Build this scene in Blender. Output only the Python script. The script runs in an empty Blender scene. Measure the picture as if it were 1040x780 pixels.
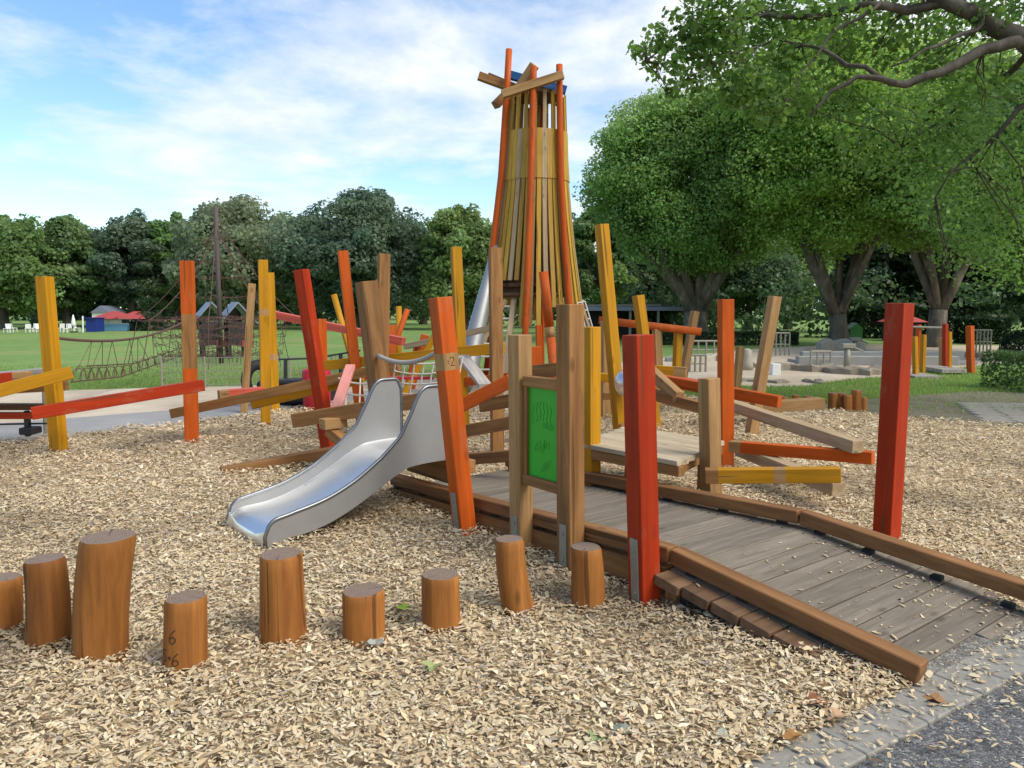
import bpy, math, random
import numpy as np
from mathutils import Vector, Matrix

random.seed(7)
rng = np.random.default_rng(7)
SC = bpy.context.scene
COL = SC.collection
R = math.radians

# ------------------------------------------------------------------ camera model (reference is 1040 x 780)
F = 781.0
CAMH = 1.6
HOR = 312.0
P = math.atan((390.0 - HOR) / F)

def at(px, py, Y):
    """world point seen at pixel (px, py) at a distance Y in front of the viewer"""
    a, b = (px - 520.0) / F, (390.0 - py) / F
    dy = math.cos(P) + b * math.sin(P)
    dz = -math.sin(P) + b * math.cos(P)
    s = Y / dy
    return Vector((a * s, Y, CAMH + dz * s))

def ground(px, py, z=0.038):
    a, b = (px - 520.0) / F, (390.0 - py) / F
    dy = math.cos(P) + b * math.sin(P)
    dz = -math.sin(P) + b * math.cos(P)
    s = (z - CAMH) / dz
    return Vector((a * s, dy * s, z))

def row_of(Y, z=0.0):
    lo, hi = 0.0, 2000.0
    for _ in range(50):
        m = (lo + hi) / 2
        if at(520, m, Y).z > z: lo = m
        else: hi = m
    return lo

# ------------------------------------------------------------------ tagging
def tag(o, label=None, cat=None, group=None, kind=None):
    if label: o['label'] = label
    if cat: o['category'] = cat
    if group: o['group'] = group
    if kind: o['kind'] = kind
    return o

def empty(name, loc, label, cat, group=None, rz=0.0):
    o = bpy.data.objects.new(name, None)
    COL.objects.link(o)
    o.location = loc
    o.rotation_euler = (0, 0, rz)
    o.empty_display_size = 0.1
    return tag(o, label, cat, group)

def copy_tree(o, parent=None):
    c = o.copy(); COL.objects.link(c); c.parent = parent
    for ch in list(o.children): copy_tree(ch, c)
    return c

# ------------------------------------------------------------------ materials
MATS = {}
def nodes_of(name):
    m = bpy.data.materials.new(name); m.use_nodes = True
    nt = m.node_tree
    for n in list(nt.nodes): nt.nodes.remove(n)
    out = nt.nodes.new('ShaderNodeOutputMaterial')
    b = nt.nodes.new('ShaderNodeBsdfPrincipled')
    nt.links.new(b.outputs[0], out.inputs[0])
    return m, nt, b, out

def N(nt, t, **kw):
    n = nt.nodes.new(t)
    for k, v in kw.items():
        if k in n.inputs.keys() if hasattr(n.inputs, 'keys') else False:
            n.inputs[k].default_value = v
        else:
            setattr(n, k, v)
    return n

def ramp(nt, fac, stops):
    r = nt.nodes.new('ShaderNodeValToRGB')
    e = r.color_ramp.elements
    while len(e) > len(stops): e.remove(e[-1])
    while len(e) < len(stops): e.new(0.5)
    for el, (p, c) in zip(e, stops):
        el.position = p
        el.color = (c[0], c[1], c[2], 1) if not isinstance(c, (int, float)) else (c, c, c, 1)
    nt.links.new(fac, r.inputs[0])
    return r.outputs[0]

def mixc(nt, fac, a, b, mode='MIX'):
    m = nt.nodes.new('ShaderNodeMix'); m.data_type = 'RGBA'; m.blend_type = mode
    for s, v in ((m.inputs[0], fac), (m.inputs[6], a), (m.inputs[7], b)):
        if hasattr(v, 'is_output'): nt.links.new(v, s)
        elif isinstance(v, (int, float)): s.default_value = v if s.type == 'VALUE' else (v, v, v, 1)
        else: s.default_value = (*v, 1)
    return m.outputs[2]

def mathn(nt, op, a, b=None):
    m = nt.nodes.new('ShaderNodeMath'); m.operation = op
    for s, v in ((m.inputs[0], a), (m.inputs[1], b)):
        if v is None: continue
        if hasattr(v, 'is_output'): nt.links.new(v, s)
        else: s.default_value = v
    return m.outputs[0]

def coords(nt, scale=(1, 1, 1), kind='Object', rand=True):
    tc = nt.nodes.new('ShaderNodeTexCoord')
    mp = nt.nodes.new('ShaderNodeMapping')
    mp.inputs['Scale'].default_value = scale
    src = tc.outputs[kind]
    if rand:
        oi = nt.nodes.new('ShaderNodeObjectInfo')
        sc = nt.nodes.new('ShaderNodeVectorMath'); sc.operation = 'SCALE'
        sc.inputs[0].default_value = (13.1, 7.7, 23.3)
        nt.links.new(oi.outputs['Random'], sc.inputs['Scale'])
        ad = nt.nodes.new('ShaderNodeVectorMath'); ad.operation = 'ADD'
        nt.links.new(src, ad.inputs[0]); nt.links.new(sc.outputs[0], ad.inputs[1])
        src = ad.outputs[0]
    nt.links.new(src, mp.inputs['Vector'])
    return mp.outputs[0]

def noise(nt, vec, scale, detail=4, rough=0.6, dist=0.0):
    n = nt.nodes.new('ShaderNodeTexNoise')
    n.inputs['Scale'].default_value = scale
    n.inputs['Detail'].default_value = detail
    n.inputs['Roughness'].default_value = rough
    n.inputs['Distortion'].default_value = dist
    nt.links.new(vec, n.inputs['Vector'])
    return n.outputs[0]

def bump(nt, b, h, strength, dist=0.01):
    bm = nt.nodes.new('ShaderNodeBump')
    bm.inputs['Strength'].default_value = strength
    bm.inputs['Distance'].default_value = dist
    nt.links.new(h, bm.inputs['Height'])
    nt.links.new(bm.outputs[0], b.inputs['Normal'])

def rand_value(nt, col, amount=0.25):
    oi = nt.nodes.new('ShaderNodeObjectInfo')
    v = mathn(nt, 'ADD', mathn(nt, 'MULTIPLY', oi.outputs['Random'], amount), 1 - amount / 2)
    h = nt.nodes.new('ShaderNodeHueSaturation')
    nt.links.new(v, h.inputs['Value']); nt.links.new(col, h.inputs['Color'])
    return h.outputs[0]

def wood(name, dark, light, rough=0.7, var=0.25, crack=0.6, grain=14):
    m, nt, b, _ = nodes_of(name)
    v = coords(nt, (1, 1, 0.07))
    g = noise(nt, v, grain, 6, 0.65, 0.6)
    c = ramp(nt, g, [(0.3, dark), (0.72, light)])
    f = noise(nt, v, grain * 6, 3, 0.6)
    c = mixc(nt, 0.45, c, ramp(nt, f, [(0.25, 0.45), (0.7, 1.0)]), 'MULTIPLY')
    v2 = coords(nt, (1, 1, 0.25))
    big = noise(nt, v2, 3.0, 3, 0.5)
    c = mixc(nt, 0.4, c, ramp(nt, big, [(0.3, 0.55), (0.65, 1.1)]), 'MULTIPLY')
    v3 = coords(nt, (1, 1, 0.03))
    cr = ramp(nt, noise(nt, v3, 22, 2, 0.5), [(0.66, 0.0), (0.70, 1.0)])
    c = mixc(nt, mathn(nt, 'MULTIPLY', cr, crack), c, tuple(x * 0.25 for x in dark))
    # knots
    vo = nt.nodes.new('ShaderNodeTexVoronoi'); vo.inputs['Scale'].default_value = 5.0
    nt.links.new(coords(nt, (1, 1, 0.45)), vo.inputs['Vector'])
    kn = ramp(nt, vo.outputs['Distance'], [(0.05, 1.0), (0.13, 0.0)])
    c = mixc(nt, mathn(nt, 'MULTIPLY', kn, 0.6), c, tuple(x * 0.35 for x in dark))
    c = rand_value(nt, c, var)
    nt.links.new(c, b.inputs['Base Color'])
    b.inputs['Roughness'].default_value = rough
    b.inputs['Specular IOR Level'].default_value = 0.3
    bump(nt, b, mathn(nt, 'SUBTRACT', g, mathn(nt, 'MULTIPLY', cr, 0.6)), 0.5, 0.004)
    MATS[name] = m; return m

def paint(name, col, worn, rough=0.5, wear=0.7):
    m, nt, b, _ = nodes_of(name)
    v = coords(nt, (1, 1, 0.06))
    g = noise(nt, v, 18, 5, 0.6, 0.4)
    c = mixc(nt, ramp(nt, g, [(0.3, 0.0), (0.75, 1.0)]), tuple(x * 0.72 for x in col), tuple(min(1, x * 1.16) for x in col))
    big = noise(nt, coords(nt, (1, 1, 0.5)), 2.5, 4, 0.6)
    c = mixc(nt, 0.3, c, ramp(nt, big, [(0.3, 0.65), (0.65, 1.05)]), 'MULTIPLY')
    w = ramp(nt, noise(nt, coords(nt, (1, 1, 0.12)), 30, 6, 0.75), [(0.70, 0.0), (0.76, 1.0)])
    c = mixc(nt, mathn(nt, 'MULTIPLY', w, wear), c, worn)
    cr = ramp(nt, noise(nt, coords(nt, (1, 1, 0.025)), 26, 2, 0.5), [(0.66, 0.0), (0.69, 1.0)])
    c = mixc(nt, mathn(nt, 'MULTIPLY', cr, 0.75), c, tuple(x * 0.3 for x in worn))
    # rubbed spots, knots bleeding through, and splashed dirt
    vo = nt.nodes.new('ShaderNodeTexVoronoi'); vo.inputs['Scale'].default_value = 4.0
    nt.links.new(coords(nt, (1, 1, 0.5)), vo.inputs['Vector'])
    c = mixc(nt, mathn(nt, 'MULTIPLY', ramp(nt, vo.outputs['Distance'], [(0.04, 1.0), (0.12, 0.0)]), 0.45), c, tuple(x * 0.35 for x in col))
    c = mixc(nt, mathn(nt, 'MULTIPLY', ramp(nt, noise(nt, coords(nt, (1, 1, 0.35)), 7, 7, 0.75), [(0.56, 0.0), (0.72, 1.0)]), 0.30), c, (0.30, 0.21, 0.13))
    c = rand_value(nt, c, 0.14)
    nt.links.new(c, b.inputs['Base Color'])
    b.inputs['Roughness'].default_value = rough
    b.inputs['Specular IOR Level'].default_value = 0.16
    bump(nt, b, mathn(nt, 'SUBTRACT', g, cr), 0.55, 0.004)
    MATS[name] = m; return m

def plain(name, col, rough=0.6, metal=0.0, nscale=8.0, var=0.25, bstr=0.1, spec=0.4, kind='Object'):
    m, nt, b, _ = nodes_of(name)
    v = coords(nt, (1, 1, 1), kind)
    n = noise(nt, v, nscale, 6, 0.65)
    c = mixc(nt, n, tuple(x * (1 - var) for x in col), tuple(min(1, x * (1 + var)) for x in col))
    nt.links.new(c, b.inputs['Base Color'])
    b.inputs['Roughness'].default_value = rough
    b.inputs['Metallic'].default_value = metal
    b.inputs['Specular IOR Level'].default_value = spec
    bump(nt, b, n, bstr, 0.01)
    MATS[name] = m; return m

wood('wood_brown', (0.18, 0.078, 0.022), (0.41, 0.205, 0.070))
wood('wood_light', (0.29, 0.155, 0.055), (0.52, 0.31, 0.13))
wood('wood_pale', (0.34, 0.235, 0.13), (0.57, 0.43, 0.26))
wood('wood_grey', (0.26, 0.23, 0.20), (0.52, 0.47, 0.42), crack=0.4)
wood('wood_rail', (0.13, 0.055, 0.018), (0.33, 0.16, 0.06))
wood('wood_ledge', (0.10, 0.052, 0.026), (0.24, 0.14, 0.075))
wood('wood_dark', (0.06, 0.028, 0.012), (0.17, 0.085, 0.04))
wood('wood_stump', (0.20, 0.068, 0.013), (0.45, 0.178, 0.036), var=0.22, crack=0.7, grain=11)
wood('deck_wood', (0.150, 0.122, 0.092), (0.275, 0.232, 0.182), var=0.3, crack=0.25, grain=24)
wood('platform_wood', (0.38, 0.29, 0.18), (0.62, 0.52, 0.36), crack=0.4)
WORN = (0.36, 0.17, 0.07)
paint('paint_red', (0.36, 0.032, 0.007), WORN, wear=0.15)
paint('paint_orange', (0.56, 0.115, 0.018), WORN, wear=0.3)
paint('paint_vermilion', (0.52, 0.092, 0.010), WORN, wear=0.25)
paint('paint_yellow', (0.50, 0.235, 0.010), WORN, wear=0.3)
paint('paint_red_glare', (0.66, 0.26, 0.22), (0.6, 0.4, 0.3), wear=0.5)  # red paint with the glare of the sky mixed into its colour
paint('paint_faded', (0.55, 0.10, 0.065), WORN, wear=0.4)
paint('paint_blue', (0.02, 0.10, 0.28), (0.1, 0.1, 0.1), wear=0.3)
paint('paint_ochre', (0.44, 0.26, 0.055), WORN, wear=0.4)
paint('paint_slat', (0.52, 0.315, 0.050), WORN, wear=0.4)
plain('galvanised', (0.27, 0.26, 0.21), 0.55, 0.3, 20, 0.25)
plain('black_rubber', (0.018, 0.018, 0.02), 0.7)
plain('dark_metal', (0.05, 0.055, 0.06), 0.5, 0.5)
plain('rope_pale', (0.62, 0.58, 0.50), 0.85, 0, 120, 0.3, 0.5)
plain('rope_brown', (0.105, 0.055, 0.045), 0.85, 0, 120, 0.3, 0.5)
plain('rope_grey', (0.34, 0.32, 0.29), 0.85, 0, 120, 0.3, 0.5)
plain('green_plastic', (0.022, 0.36, 0.022), 0.35, 0, 5, 0.12, 0.02)
plain('green_groove', (0.016, 0.26, 0.016), 0.4, 0, 5, 0.1, 0.02)
plain('marker_ink', (0.05, 0.02, 0.008), 0.8)
plain('white_paint', (0.75, 0.75, 0.73), 0.5, 0, 3, 0.06)
plain('light_blue_paint', (0.20, 0.45, 0.68), 0.5)
plain('deep_blue_paint', (0.012, 0.03, 0.20), 0.5)
plain('red_tiles', (0.36, 0.055, 0.055), 0.7, 0, 3, 0.3)
plain('roof_grey', (0.22, 0.25, 0.32), 0.5, 0.2, 4, 0.15)
plain('dark_wall', (0.03, 0.03, 0.03), 0.8)
plain('stone', (0.25, 0.21, 0.155), 0.9, 0, 5, 0.45, 0.8)
plain('stone_pale', (0.36, 0.33, 0.27), 0.9, 0, 5, 0.3, 0.5)
plain('basin_blue', (0.25, 0.25, 0.24), 0.8, 0, 2.5, 0.4, 0.4)
plain('grey_pole', (0.085, 0.062, 0.060), 0.7)
plain('window_dark', (0.03, 0.04, 0.05), 0.15)
plain('mid_green', (0.03, 0.16, 0.03), 0.5)
plain('bin_red', (0.40, 0.012, 0.03), 0.45)

def steel():
    m, nt, b, _ = nodes_of('brushed_steel')
    v = coords(nt, (1, 1, 1))
    n = noise(nt, v, 7, 6, 0.7)
    sm = noise(nt, coords(nt, (30, 2, 30)), 3, 4, 0.6)
    c = mixc(nt, n, (0.60, 0.61, 0.62), (0.78, 0.78, 0.78))
    nt.links.new(c, b.inputs['Base Color'])
    b.inputs['Metallic'].default_value = 0.9
    r = mathn(nt, 'ADD', mathn(nt, 'MULTIPLY', n, 0.22), 0.20)
    nt.links.new(r, b.inputs['Roughness'])
    bump(nt, b, sm, 0.05, 0.002)
    MATS['steel'] = m
steel()
plain('steel_matt', (0.33, 0.33, 0.325), 0.48, 0.55, 5, 0.12, 0.04)
plain('steel_rim', (0.20, 0.21, 0.22), 0.35, 0.8, 5, 0.1, 0.02)

def leaf_mat():
    m, nt, b, out = nodes_of('leaves')
    a = nt.nodes.new('ShaderNodeAttribute'); a.attribute_name = 'Col'
    nt.links.new(a.outputs['Color'], b.inputs['Base Color'])
    b.inputs['Roughness'].default_value = 0.45
    b.inputs['Specular IOR Level'].default_value = 0.35
    t = nt.nodes.new('ShaderNodeBsdfTranslucent')
    h = nt.nodes.new('ShaderNodeHueSaturation')
    h.inputs['Hue'].default_value = 0.485; h.inputs['Value'].default_value = 1.6; h.inputs['Saturation'].default_value = 1.1
    nt.links.new(a.outputs['Color'], h.inputs['Color']); nt.links.new(h.outputs[0], t.inputs['Color'])
    mx = nt.nodes.new('ShaderNodeMixShader'); mx.inputs[0].default_value = 0.5
    nt.links.new(b.outputs[0], mx.inputs[1]); nt.links.new(t.outputs[0], mx.inputs[2])
    nt.links.new(mx.outputs[0], out.inputs[0])
    MATS['leaves'] = m
leaf_mat()

def chip_mat():
    m, nt, b, out = nodes_of('chip_wood')
    a = nt.nodes.new('ShaderNodeAttribute'); a.attribute_name = 'Col'
    n = noise(nt, coords(nt, (1, 1, 1), 'Object', False), 260, 2, 0.5)
    c = mixc(nt, 0.5, a.outputs['Color'], ramp(nt, n, [(0.3, 0.6), (0.65, 1.0)]), 'MULTIPLY')
    nt.links.new(c, b.inputs['Base Color'])
    b.inputs['Roughness'].default_value = 0.75
    b.inputs['Specular IOR Level'].default_value = 0.25
    MATS['chip'] = m
chip_mat()

def bark(name, k):
    m, nt, b, _ = nodes_of(name)
    v = coords(nt, (1, 1, 0.35))
    n = noise(nt, v, 3.5, 6, 0.7, 0.5)
    c = ramp(nt, n, [(0.3, (0.030 * k, 0.024 * k, 0.018 * k)), (0.55, (0.080 * k, 0.066 * k, 0.050 * k)), (0.72, (0.17 * k, 0.145 * k, 0.11 * k))])
    nt.links.new(c, b.inputs['Base Color']); b.inputs['Roughness'].default_value = 0.9
    bump(nt, b, n, 0.8, 0.05)
    MATS[name] = m
bark('bark', 1.0); bark('bark_pale', 1.9)

def end_grain():
    m, nt, b, _ = nodes_of('end_grain')
    tc = nt.nodes.new('ShaderNodeTexCoord')
    w = nt.nodes.new('ShaderNodeTexWave'); w.wave_type = 'RINGS'; w.rings_direction = 'Z'
    w.inputs['Scale'].default_value = 22; w.inputs['Distortion'].default_value = 2.5; w.inputs['Detail'].default_value = 3
    nt.links.new(tc.outputs['Object'], w.inputs['Vector'])
    n = noise(nt, tc.outputs['Object'], 30, 5, 0.7)
    c = mixc(nt, w.outputs['Fac'], (0.17, 0.115, 0.082), (0.25, 0.178, 0.13))
    c = mixc(nt, 0.6, c, ramp(nt, n, [(0.3, 0.55), (0.7, 1.1)]), 'MULTIPLY')
    # a drying crack from the heart
    g = nt.nodes.new('ShaderNodeTexGradient'); g.gradient_type = 'RADIAL'
    oi = nt.nodes.new('ShaderNodeObjectInfo')
    mp = nt.nodes.new('ShaderNodeMapping')
    cb = nt.nodes.new('ShaderNodeCombineXYZ')
    nt.links.new(mathn(nt, 'MULTIPLY', oi.outputs['Random'], 6.28), cb.inputs[2])
    nt.links.new(cb.outputs[0], mp.inputs['Rotation'])
    nt.links.new(tc.outputs['Object'], mp.inputs['Vector']); nt.links.new(mp.outputs[0], g.inputs[0])
    k = ramp(nt, g.outputs['Fac'], [(0.490, 0.0), (0.497, 1.0), (0.503, 1.0), (0.510, 0.0)])
    c = mixc(nt, mathn(nt, 'MULTIPLY', k, 0.8), c, (0.03, 0.02, 0.015))
    nt.links.new(c, b.inputs['Base Color']); b.inputs['Roughness'].default_value = 0.8
    bump(nt, b, n, 0.4, 0.004)
    MATS['end_grain'] = m
end_grain()

def ground_mats():
    # lawn
    m, nt, b, _ = nodes_of('lawn')
    tc = nt.nodes.new('ShaderNodeTexCoord'); o = tc.outputs['Object']
    n1 = noise(nt, o, 0.12, 4, 0.6); n2 = noise(nt, o, 1.3, 5, 0.7); n3 = noise(nt, o, 25, 4, 0.7)
    c = ramp(nt, n1, [(0.35, (0.16, 0.27, 0.075)), (0.65, (0.22, 0.34, 0.105))])
    c = mixc(nt, 0.45, c, ramp(nt, n2, [(0.3, 0.5), (0.7, 1.15)]), 'MULTIPLY')
    c = mixc(nt, 0.6, c, ramp(nt, n3, [(0.25, 0.4), (0.75, 1.3)]), 'MULTIPLY')
    dry = ramp(nt, noise(nt, o, 0.35, 6, 0.7), [(0.48, 0.0), (0.68, 0.75)])
    c = mixc(nt, dry, c, (0.26, 0.25, 0.11))
    nt.links.new(c, b.inputs['Base Color']); b.inputs['Roughness'].default_value = 0.95
    b.inputs['Specular IOR Level'].default_value = 0.1
    bump(nt, b, n3, 0.6, 0.04)
    MATS['lawn'] = m
    # sand
    m, nt, b, _ = nodes_of('sand')
    tc = nt.nodes.new('ShaderNodeTexCoord'); o = tc.outputs['Object']
    n1 = noise(nt, o, 0.7, 6, 0.7); n2 = noise(nt, o, 40, 4, 0.7)
    c = ramp(nt, n1, [(0.3, (0.38, 0.30, 0.21)), (0.7, (0.58, 0.49, 0.37))])
    c = mixc(nt, 0.4, c, ramp(nt, n2, [(0.3, 0.6), (0.7, 1.1)]), 'MULTIPLY')
    nt.links.new(c, b.inputs['Base Color']); b.inputs['Roughness'].default_value = 0.95
    bump(nt, b, n2, 0.4, 0.02)
    MATS['sand'] = m
    # grey path
    m, nt, b, _ = nodes_of('path_grey')
    tc = nt.nodes.new('ShaderNodeTexCoord'); o = tc.outputs['Object']
    n1 = noise(nt, o, 0.8, 5, 0.7); n2 = noise(nt, o, 60, 3, 0.7)
    c = ramp(nt, n1, [(0.3, (0.24, 0.235, 0.225)), (0.7, (0.33, 0.32, 0.31))])
    c = mixc(nt, 0.5, c, ramp(nt, n2, [(0.3, 0.6), (0.7, 1.1)]), 'MULTIPLY')
    nt.links.new(c, b.inputs['Base Color']); b.inputs['Roughness'].default_value = 0.9
    bump(nt, b, n2, 0.4, 0.01)
    MATS['path'] = m
    # earth
    m, nt, b, _ = nodes_of('earth')
    tc = nt.nodes.new('ShaderNodeTexCoord'); o = tc.outputs['Object']
    n1 = noise(nt, o, 1.2, 6, 0.7); n2 = noise(nt, o, 30, 5, 0.7)
    c = ramp(nt, n1, [(0.35, (0.10, 0.09, 0.055)), (0.5, (0.16, 0.14, 0.09)), (0.7, (0.20, 0.18, 0.13))])
    c = mixc(nt, 0.5, c, ramp(nt, n2, [(0.3, 0.5), (0.7, 1.2)]), 'MULTIPLY')
    nt.links.new(c, b.inputs['Base Color']); b.inputs['Roughness'].default_value = 0.95
    bump(nt, b, n2, 0.6, 0.03)
    MATS['earth'] = m
    # asphalt with coarse grit
    m, nt, b, _ = nodes_of('asphalt')
    tc = nt.nodes.new('ShaderNodeTexCoord'); o = tc.outputs['Object']
    vo = nt.nodes.new('ShaderNodeTexVoronoi'); vo.inputs['Scale'].default_value = 120
    nt.links.new(o, vo.inputs['Vector'])
    hs = nt.nodes.new('ShaderNodeSeparateColor'); nt.links.new(vo.outputs['Color'], hs.inputs[0])
    c = ramp(nt, hs.outputs[0], [(0.0, (0.05, 0.05, 0.05)), (0.6, (0.125, 0.125, 0.125)), (0.93, (0.22, 0.22, 0.215)), (1.0, (0.42, 0.40, 0.36))])
    n1 = noise(nt, o, 4, 5, 0.7)
    c = mixc(nt, 0.5, c, ramp(nt, n1, [(0.3, 0.55), (0.7, 1.1)]), 'MULTIPLY')
    nt.links.new(c, b.inputs['Base Color']); b.inputs['Roughness'].default_value = 0.85
    bump(nt, b, mathn(nt, 'SUBTRACT', 1.0, vo.outputs['Distance']), 0.8, 0.006)
    MATS['asphalt'] = m
    # bed of chips under the loose ones
    m, nt, b, _ = nodes_of('chip_bed')
    tc = nt.nodes.new('ShaderNodeTexCoord'); o = tc.outputs['Object']
    mp = nt.nodes.new('ShaderNodeMapping'); mp.inputs['Scale'].default_value = (1, 1.0, 1)
    nt.links.new(o, mp.inputs[0])
    vo = nt.nodes.new('ShaderNodeTexVoronoi'); vo.inputs['Scale'].default_value = 38
    nt.links.new(mp.outputs[0], vo.inputs['Vector'])
    hs = nt.nodes.new('ShaderNodeSeparateColor'); nt.links.new(vo.outputs['Color'], hs.inputs[0])
    c = ramp(nt, hs.outputs[0], [(0.0, (0.22, 0.15, 0.085)), (0.5, (0.42, 0.31, 0.18)), (1.0, (0.58, 0.46, 0.29))])
    nt.links.new(c, b.inputs['Base Color']); b.inputs['Roughness'].default_value = 0.9
    bump(nt, b, hs.outputs[1], 0.8, 0.02)
    MATS['chip_bed'] = m
    m, nt, b, _ = nodes_of('gravel')
    tc = nt.nodes.new('ShaderNodeTexCoord'); o = tc.outputs['Object']
    vo = nt.nodes.new('ShaderNodeTexVoronoi'); vo.inputs['Scale'].default_value = 90
    nt.links.new(o, vo.inputs['Vector'])
    hs = nt.nodes.new('ShaderNodeSeparateColor'); nt.links.new(vo.outputs['Color'], hs.inputs[0])
    c = ramp(nt, hs.outputs[0], [(0.0, (0.09, 0.082, 0.07)), (0.6, (0.20, 0.185, 0.16)), (1.0, (0.36, 0.33, 0.28))])
    c = mixc(nt, 0.6, c, ramp(nt, noise(nt, o, 5, 5, 0.7), [(0.3, 0.5), (0.7, 1.1)]), 'MULTIPLY')
    nt.links.new(c, b.inputs['Base Color']); b.inputs['Roughness'].default_value = 0.9
    bump(nt, b, mathn(nt, 'SUBTRACT', 1.0, vo.outputs['Distance']), 0.9, 0.008)
    MATS['gravel'] = m
    plain('kerb_stone', (0.25, 0.235, 0.205), 0.9, 0, 14, 0.4, 0.7)
    plain('paver', (0.25, 0.23, 0.195), 0.9, 0, 9, 0.3, 0.4)
ground_mats()

def M(n): return MATS[n]

# ------------------------------------------------------------------ mesh building
FRAMES = {}
class MB:
    def __init__(s): s.v = []; s.f = []; s.m = []
    def tube(s, pts, r, n=8, mat=0, caps=True, up=None):
        pts = [Vector(p) for p in pts]
        if not hasattr(r, '__len__'): r = [r] * len(pts)
        base = len(s.v)
        t0 = (pts[1] - pts[0]).normalized()
        ref = Vector((0, 0, 1)) if abs(t0.z) < 0.9 else Vector((1, 0, 0))
        x = t0.cross(ref).normalized()
        for i, p in enumerate(pts):
            if i == 0: t = t0
            elif i == len(pts) - 1: t = (pts[i] - pts[i - 1]).normalized()
            else: t = (pts[i + 1] - pts[i - 1]).normalized()
            x = (x - t * x.dot(t)).normalized(); y = t.cross(x)
            for k in range(n):
                a = 2 * math.pi * k / n
                s.v.append(p + (x * math.cos(a) + y * math.sin(a)) * r[i])
        for i in range(len(pts) - 1):
            for k in range(n):
                a, b = base + i * n + k, base + i * n + (k + 1) % n
                s.f.append((a, b, b + n, a + n)); s.m.append(mat)
        if caps:
            s.f.append(tuple(base + k for k in reversed(range(n)))); s.m.append(mat)
            e = base + (len(pts) - 1) * n
            s.f.append(tuple(e + k for k in range(n))); s.m.append(mat)
        return s
    def bar(s, A, B, w, h, segs=None, xdir=None, ch=0.004, mat=0):
        """bevelled timber from A to B; w across, h up; segs: [(end fraction, mat)]"""
        A, B = Vector(A), Vector(B); d = B - A; L = d.length; z = d.normalized()
        if xdir is None:
            xd = Vector((0, 0, 1)).cross(z)
            if xd.length < 0.05: xd = Vector((1, 0, 0))
        else: xd = Vector(xdir)
        x = (xd - z * xd.dot(z)).normalized(); y = z.cross(x)
        prof = lambda c: [(-w/2+c, -h/2), (w/2-c, -h/2), (w/2, -h/2+c), (w/2, h/2-c), (w/2-c, h/2), (-w/2+c, h/2), (-w/2, h/2-c), (-w/2, -h/2+c)]
        segs = segs or [(1.0, mat)]
        rings = [(0.0, 'in'), (ch, 'out')]
        for fr, _ in segs[:-1]: rings.append((fr * L, 'out'))
        rings += [(L - ch, 'out'), (L, 'in')]
        base = len(s.v)
        for dist, kind in rings:
            k = 1.0 if kind == 'out' else 1 - 2 * ch / max(w, h)
            for (u, v) in prof(min(ch, w * .3, h * .3)):
                s.v.append(A + z * dist + x * (u * k) + y * (v * k))
        def mat_at(t):
            for fr, mm in segs:
                if t <= fr + 1e-6: return mm
            return segs[-1][1]
        for i in range(len(rings) - 1):
            mm = mat_at(((rings[i][0] + rings[i + 1][0]) / 2) / L)
            for k in range(8):
                a, b = base + i * 8 + k, base + i * 8 + (k + 1) % 8
                s.f.append((a, b, b + 8, a + 8)); s.m.append(mm)
        s.f.append(tuple(base + k for k in reversed(range(8)))); s.m.append(segs[0][1])
        e = base + (len(rings) - 1) * 8
        s.f.append(tuple(e + k for k in range(8))); s.m.append(segs[-1][1])
        return s
    def box(s, c, size, mat=0, rz=0.0, ch=0.01):
        c = Vector(c); hx, hy, hz = size[0] / 2, size[1] / 2, size[2] / 2
        return s.bar(c - Vector((0, 0, hz)), c + Vector((0, 0, hz)), size[0], size[1], xdir=(math.cos(rz), math.sin(rz), 0), ch=min(ch, hx*.4, hy*.4, hz*.4), mat=mat)
    def poly(s, pts, mat=0):
        b = len(s.v); s.v += [Vector(p) for p in pts]; s.f.append(tuple(range(b, b + len(pts)))); s.m.append(mat); return s
    def grid(s, rows, mat=0, close=False):
        b = len(s.v); nr, nc = len(rows), len(rows[0])
        for r_ in rows: s.v += [Vector(p) for p in r_]
        for i in range(nr - 1):
            for j in range(nc - 1):
                a = b + i * nc + j
                s.f.append((a, a + 1, a + nc + 1, a + nc)); s.m.append(mat)
        return s
    def build(s, name, mats, parent=None, origin=None, smooth=False, frame=None):
        """frame: local matrix of the object (world), verts are given in world space"""
        if isinstance(mats, str): mats = [mats]
        pl = Vector(parent.location) if parent else Vector((0, 0, 0))
        if frame is None:
            o3 = Vector(origin) if origin is not None else (pl if parent else Vector((0, 0, 0)))
            frame = Matrix.Translation(o3)
        inv = frame.inverted()
        me = bpy.data.meshes.new(name)
        me.from_pydata([tuple(inv @ Vector(v)) for v in s.v], [], s.f)
        for mt in mats: me.materials.append(M(mt))
        me.polygons.foreach_set('material_index', s.m)
        if smooth: me.polygons.foreach_set('use_smooth', [True] * len(s.f))
        me.update()
        o = bpy.data.objects.new(name, me); COL.objects.link(o)
        FRAMES[o.name] = frame
        if parent:
            o.parent = parent
            pm = Matrix.Translation(parent.location) @ parent.rotation_euler.to_matrix().to_4x4()
            o.matrix_basis = pm.inverted() @ frame
        else: o.matrix_basis = frame
        return o

def frame_of(A, B, xdir=None):
    A, B = Vector(A), Vector(B); z = (B - A).normalized()
    xd = Vector(xdir) if xdir is not None else Vector((0, 0, 1)).cross(z)
    if xd.length < 0.05: xd = Vector((1, 0, 0))
    x = (xd - z * xd.dot(z)).normalized(); y = z.cross(x)
    m = Matrix((x, y, z)).transposed().to_4x4(); m.translation = A
    return m

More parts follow.
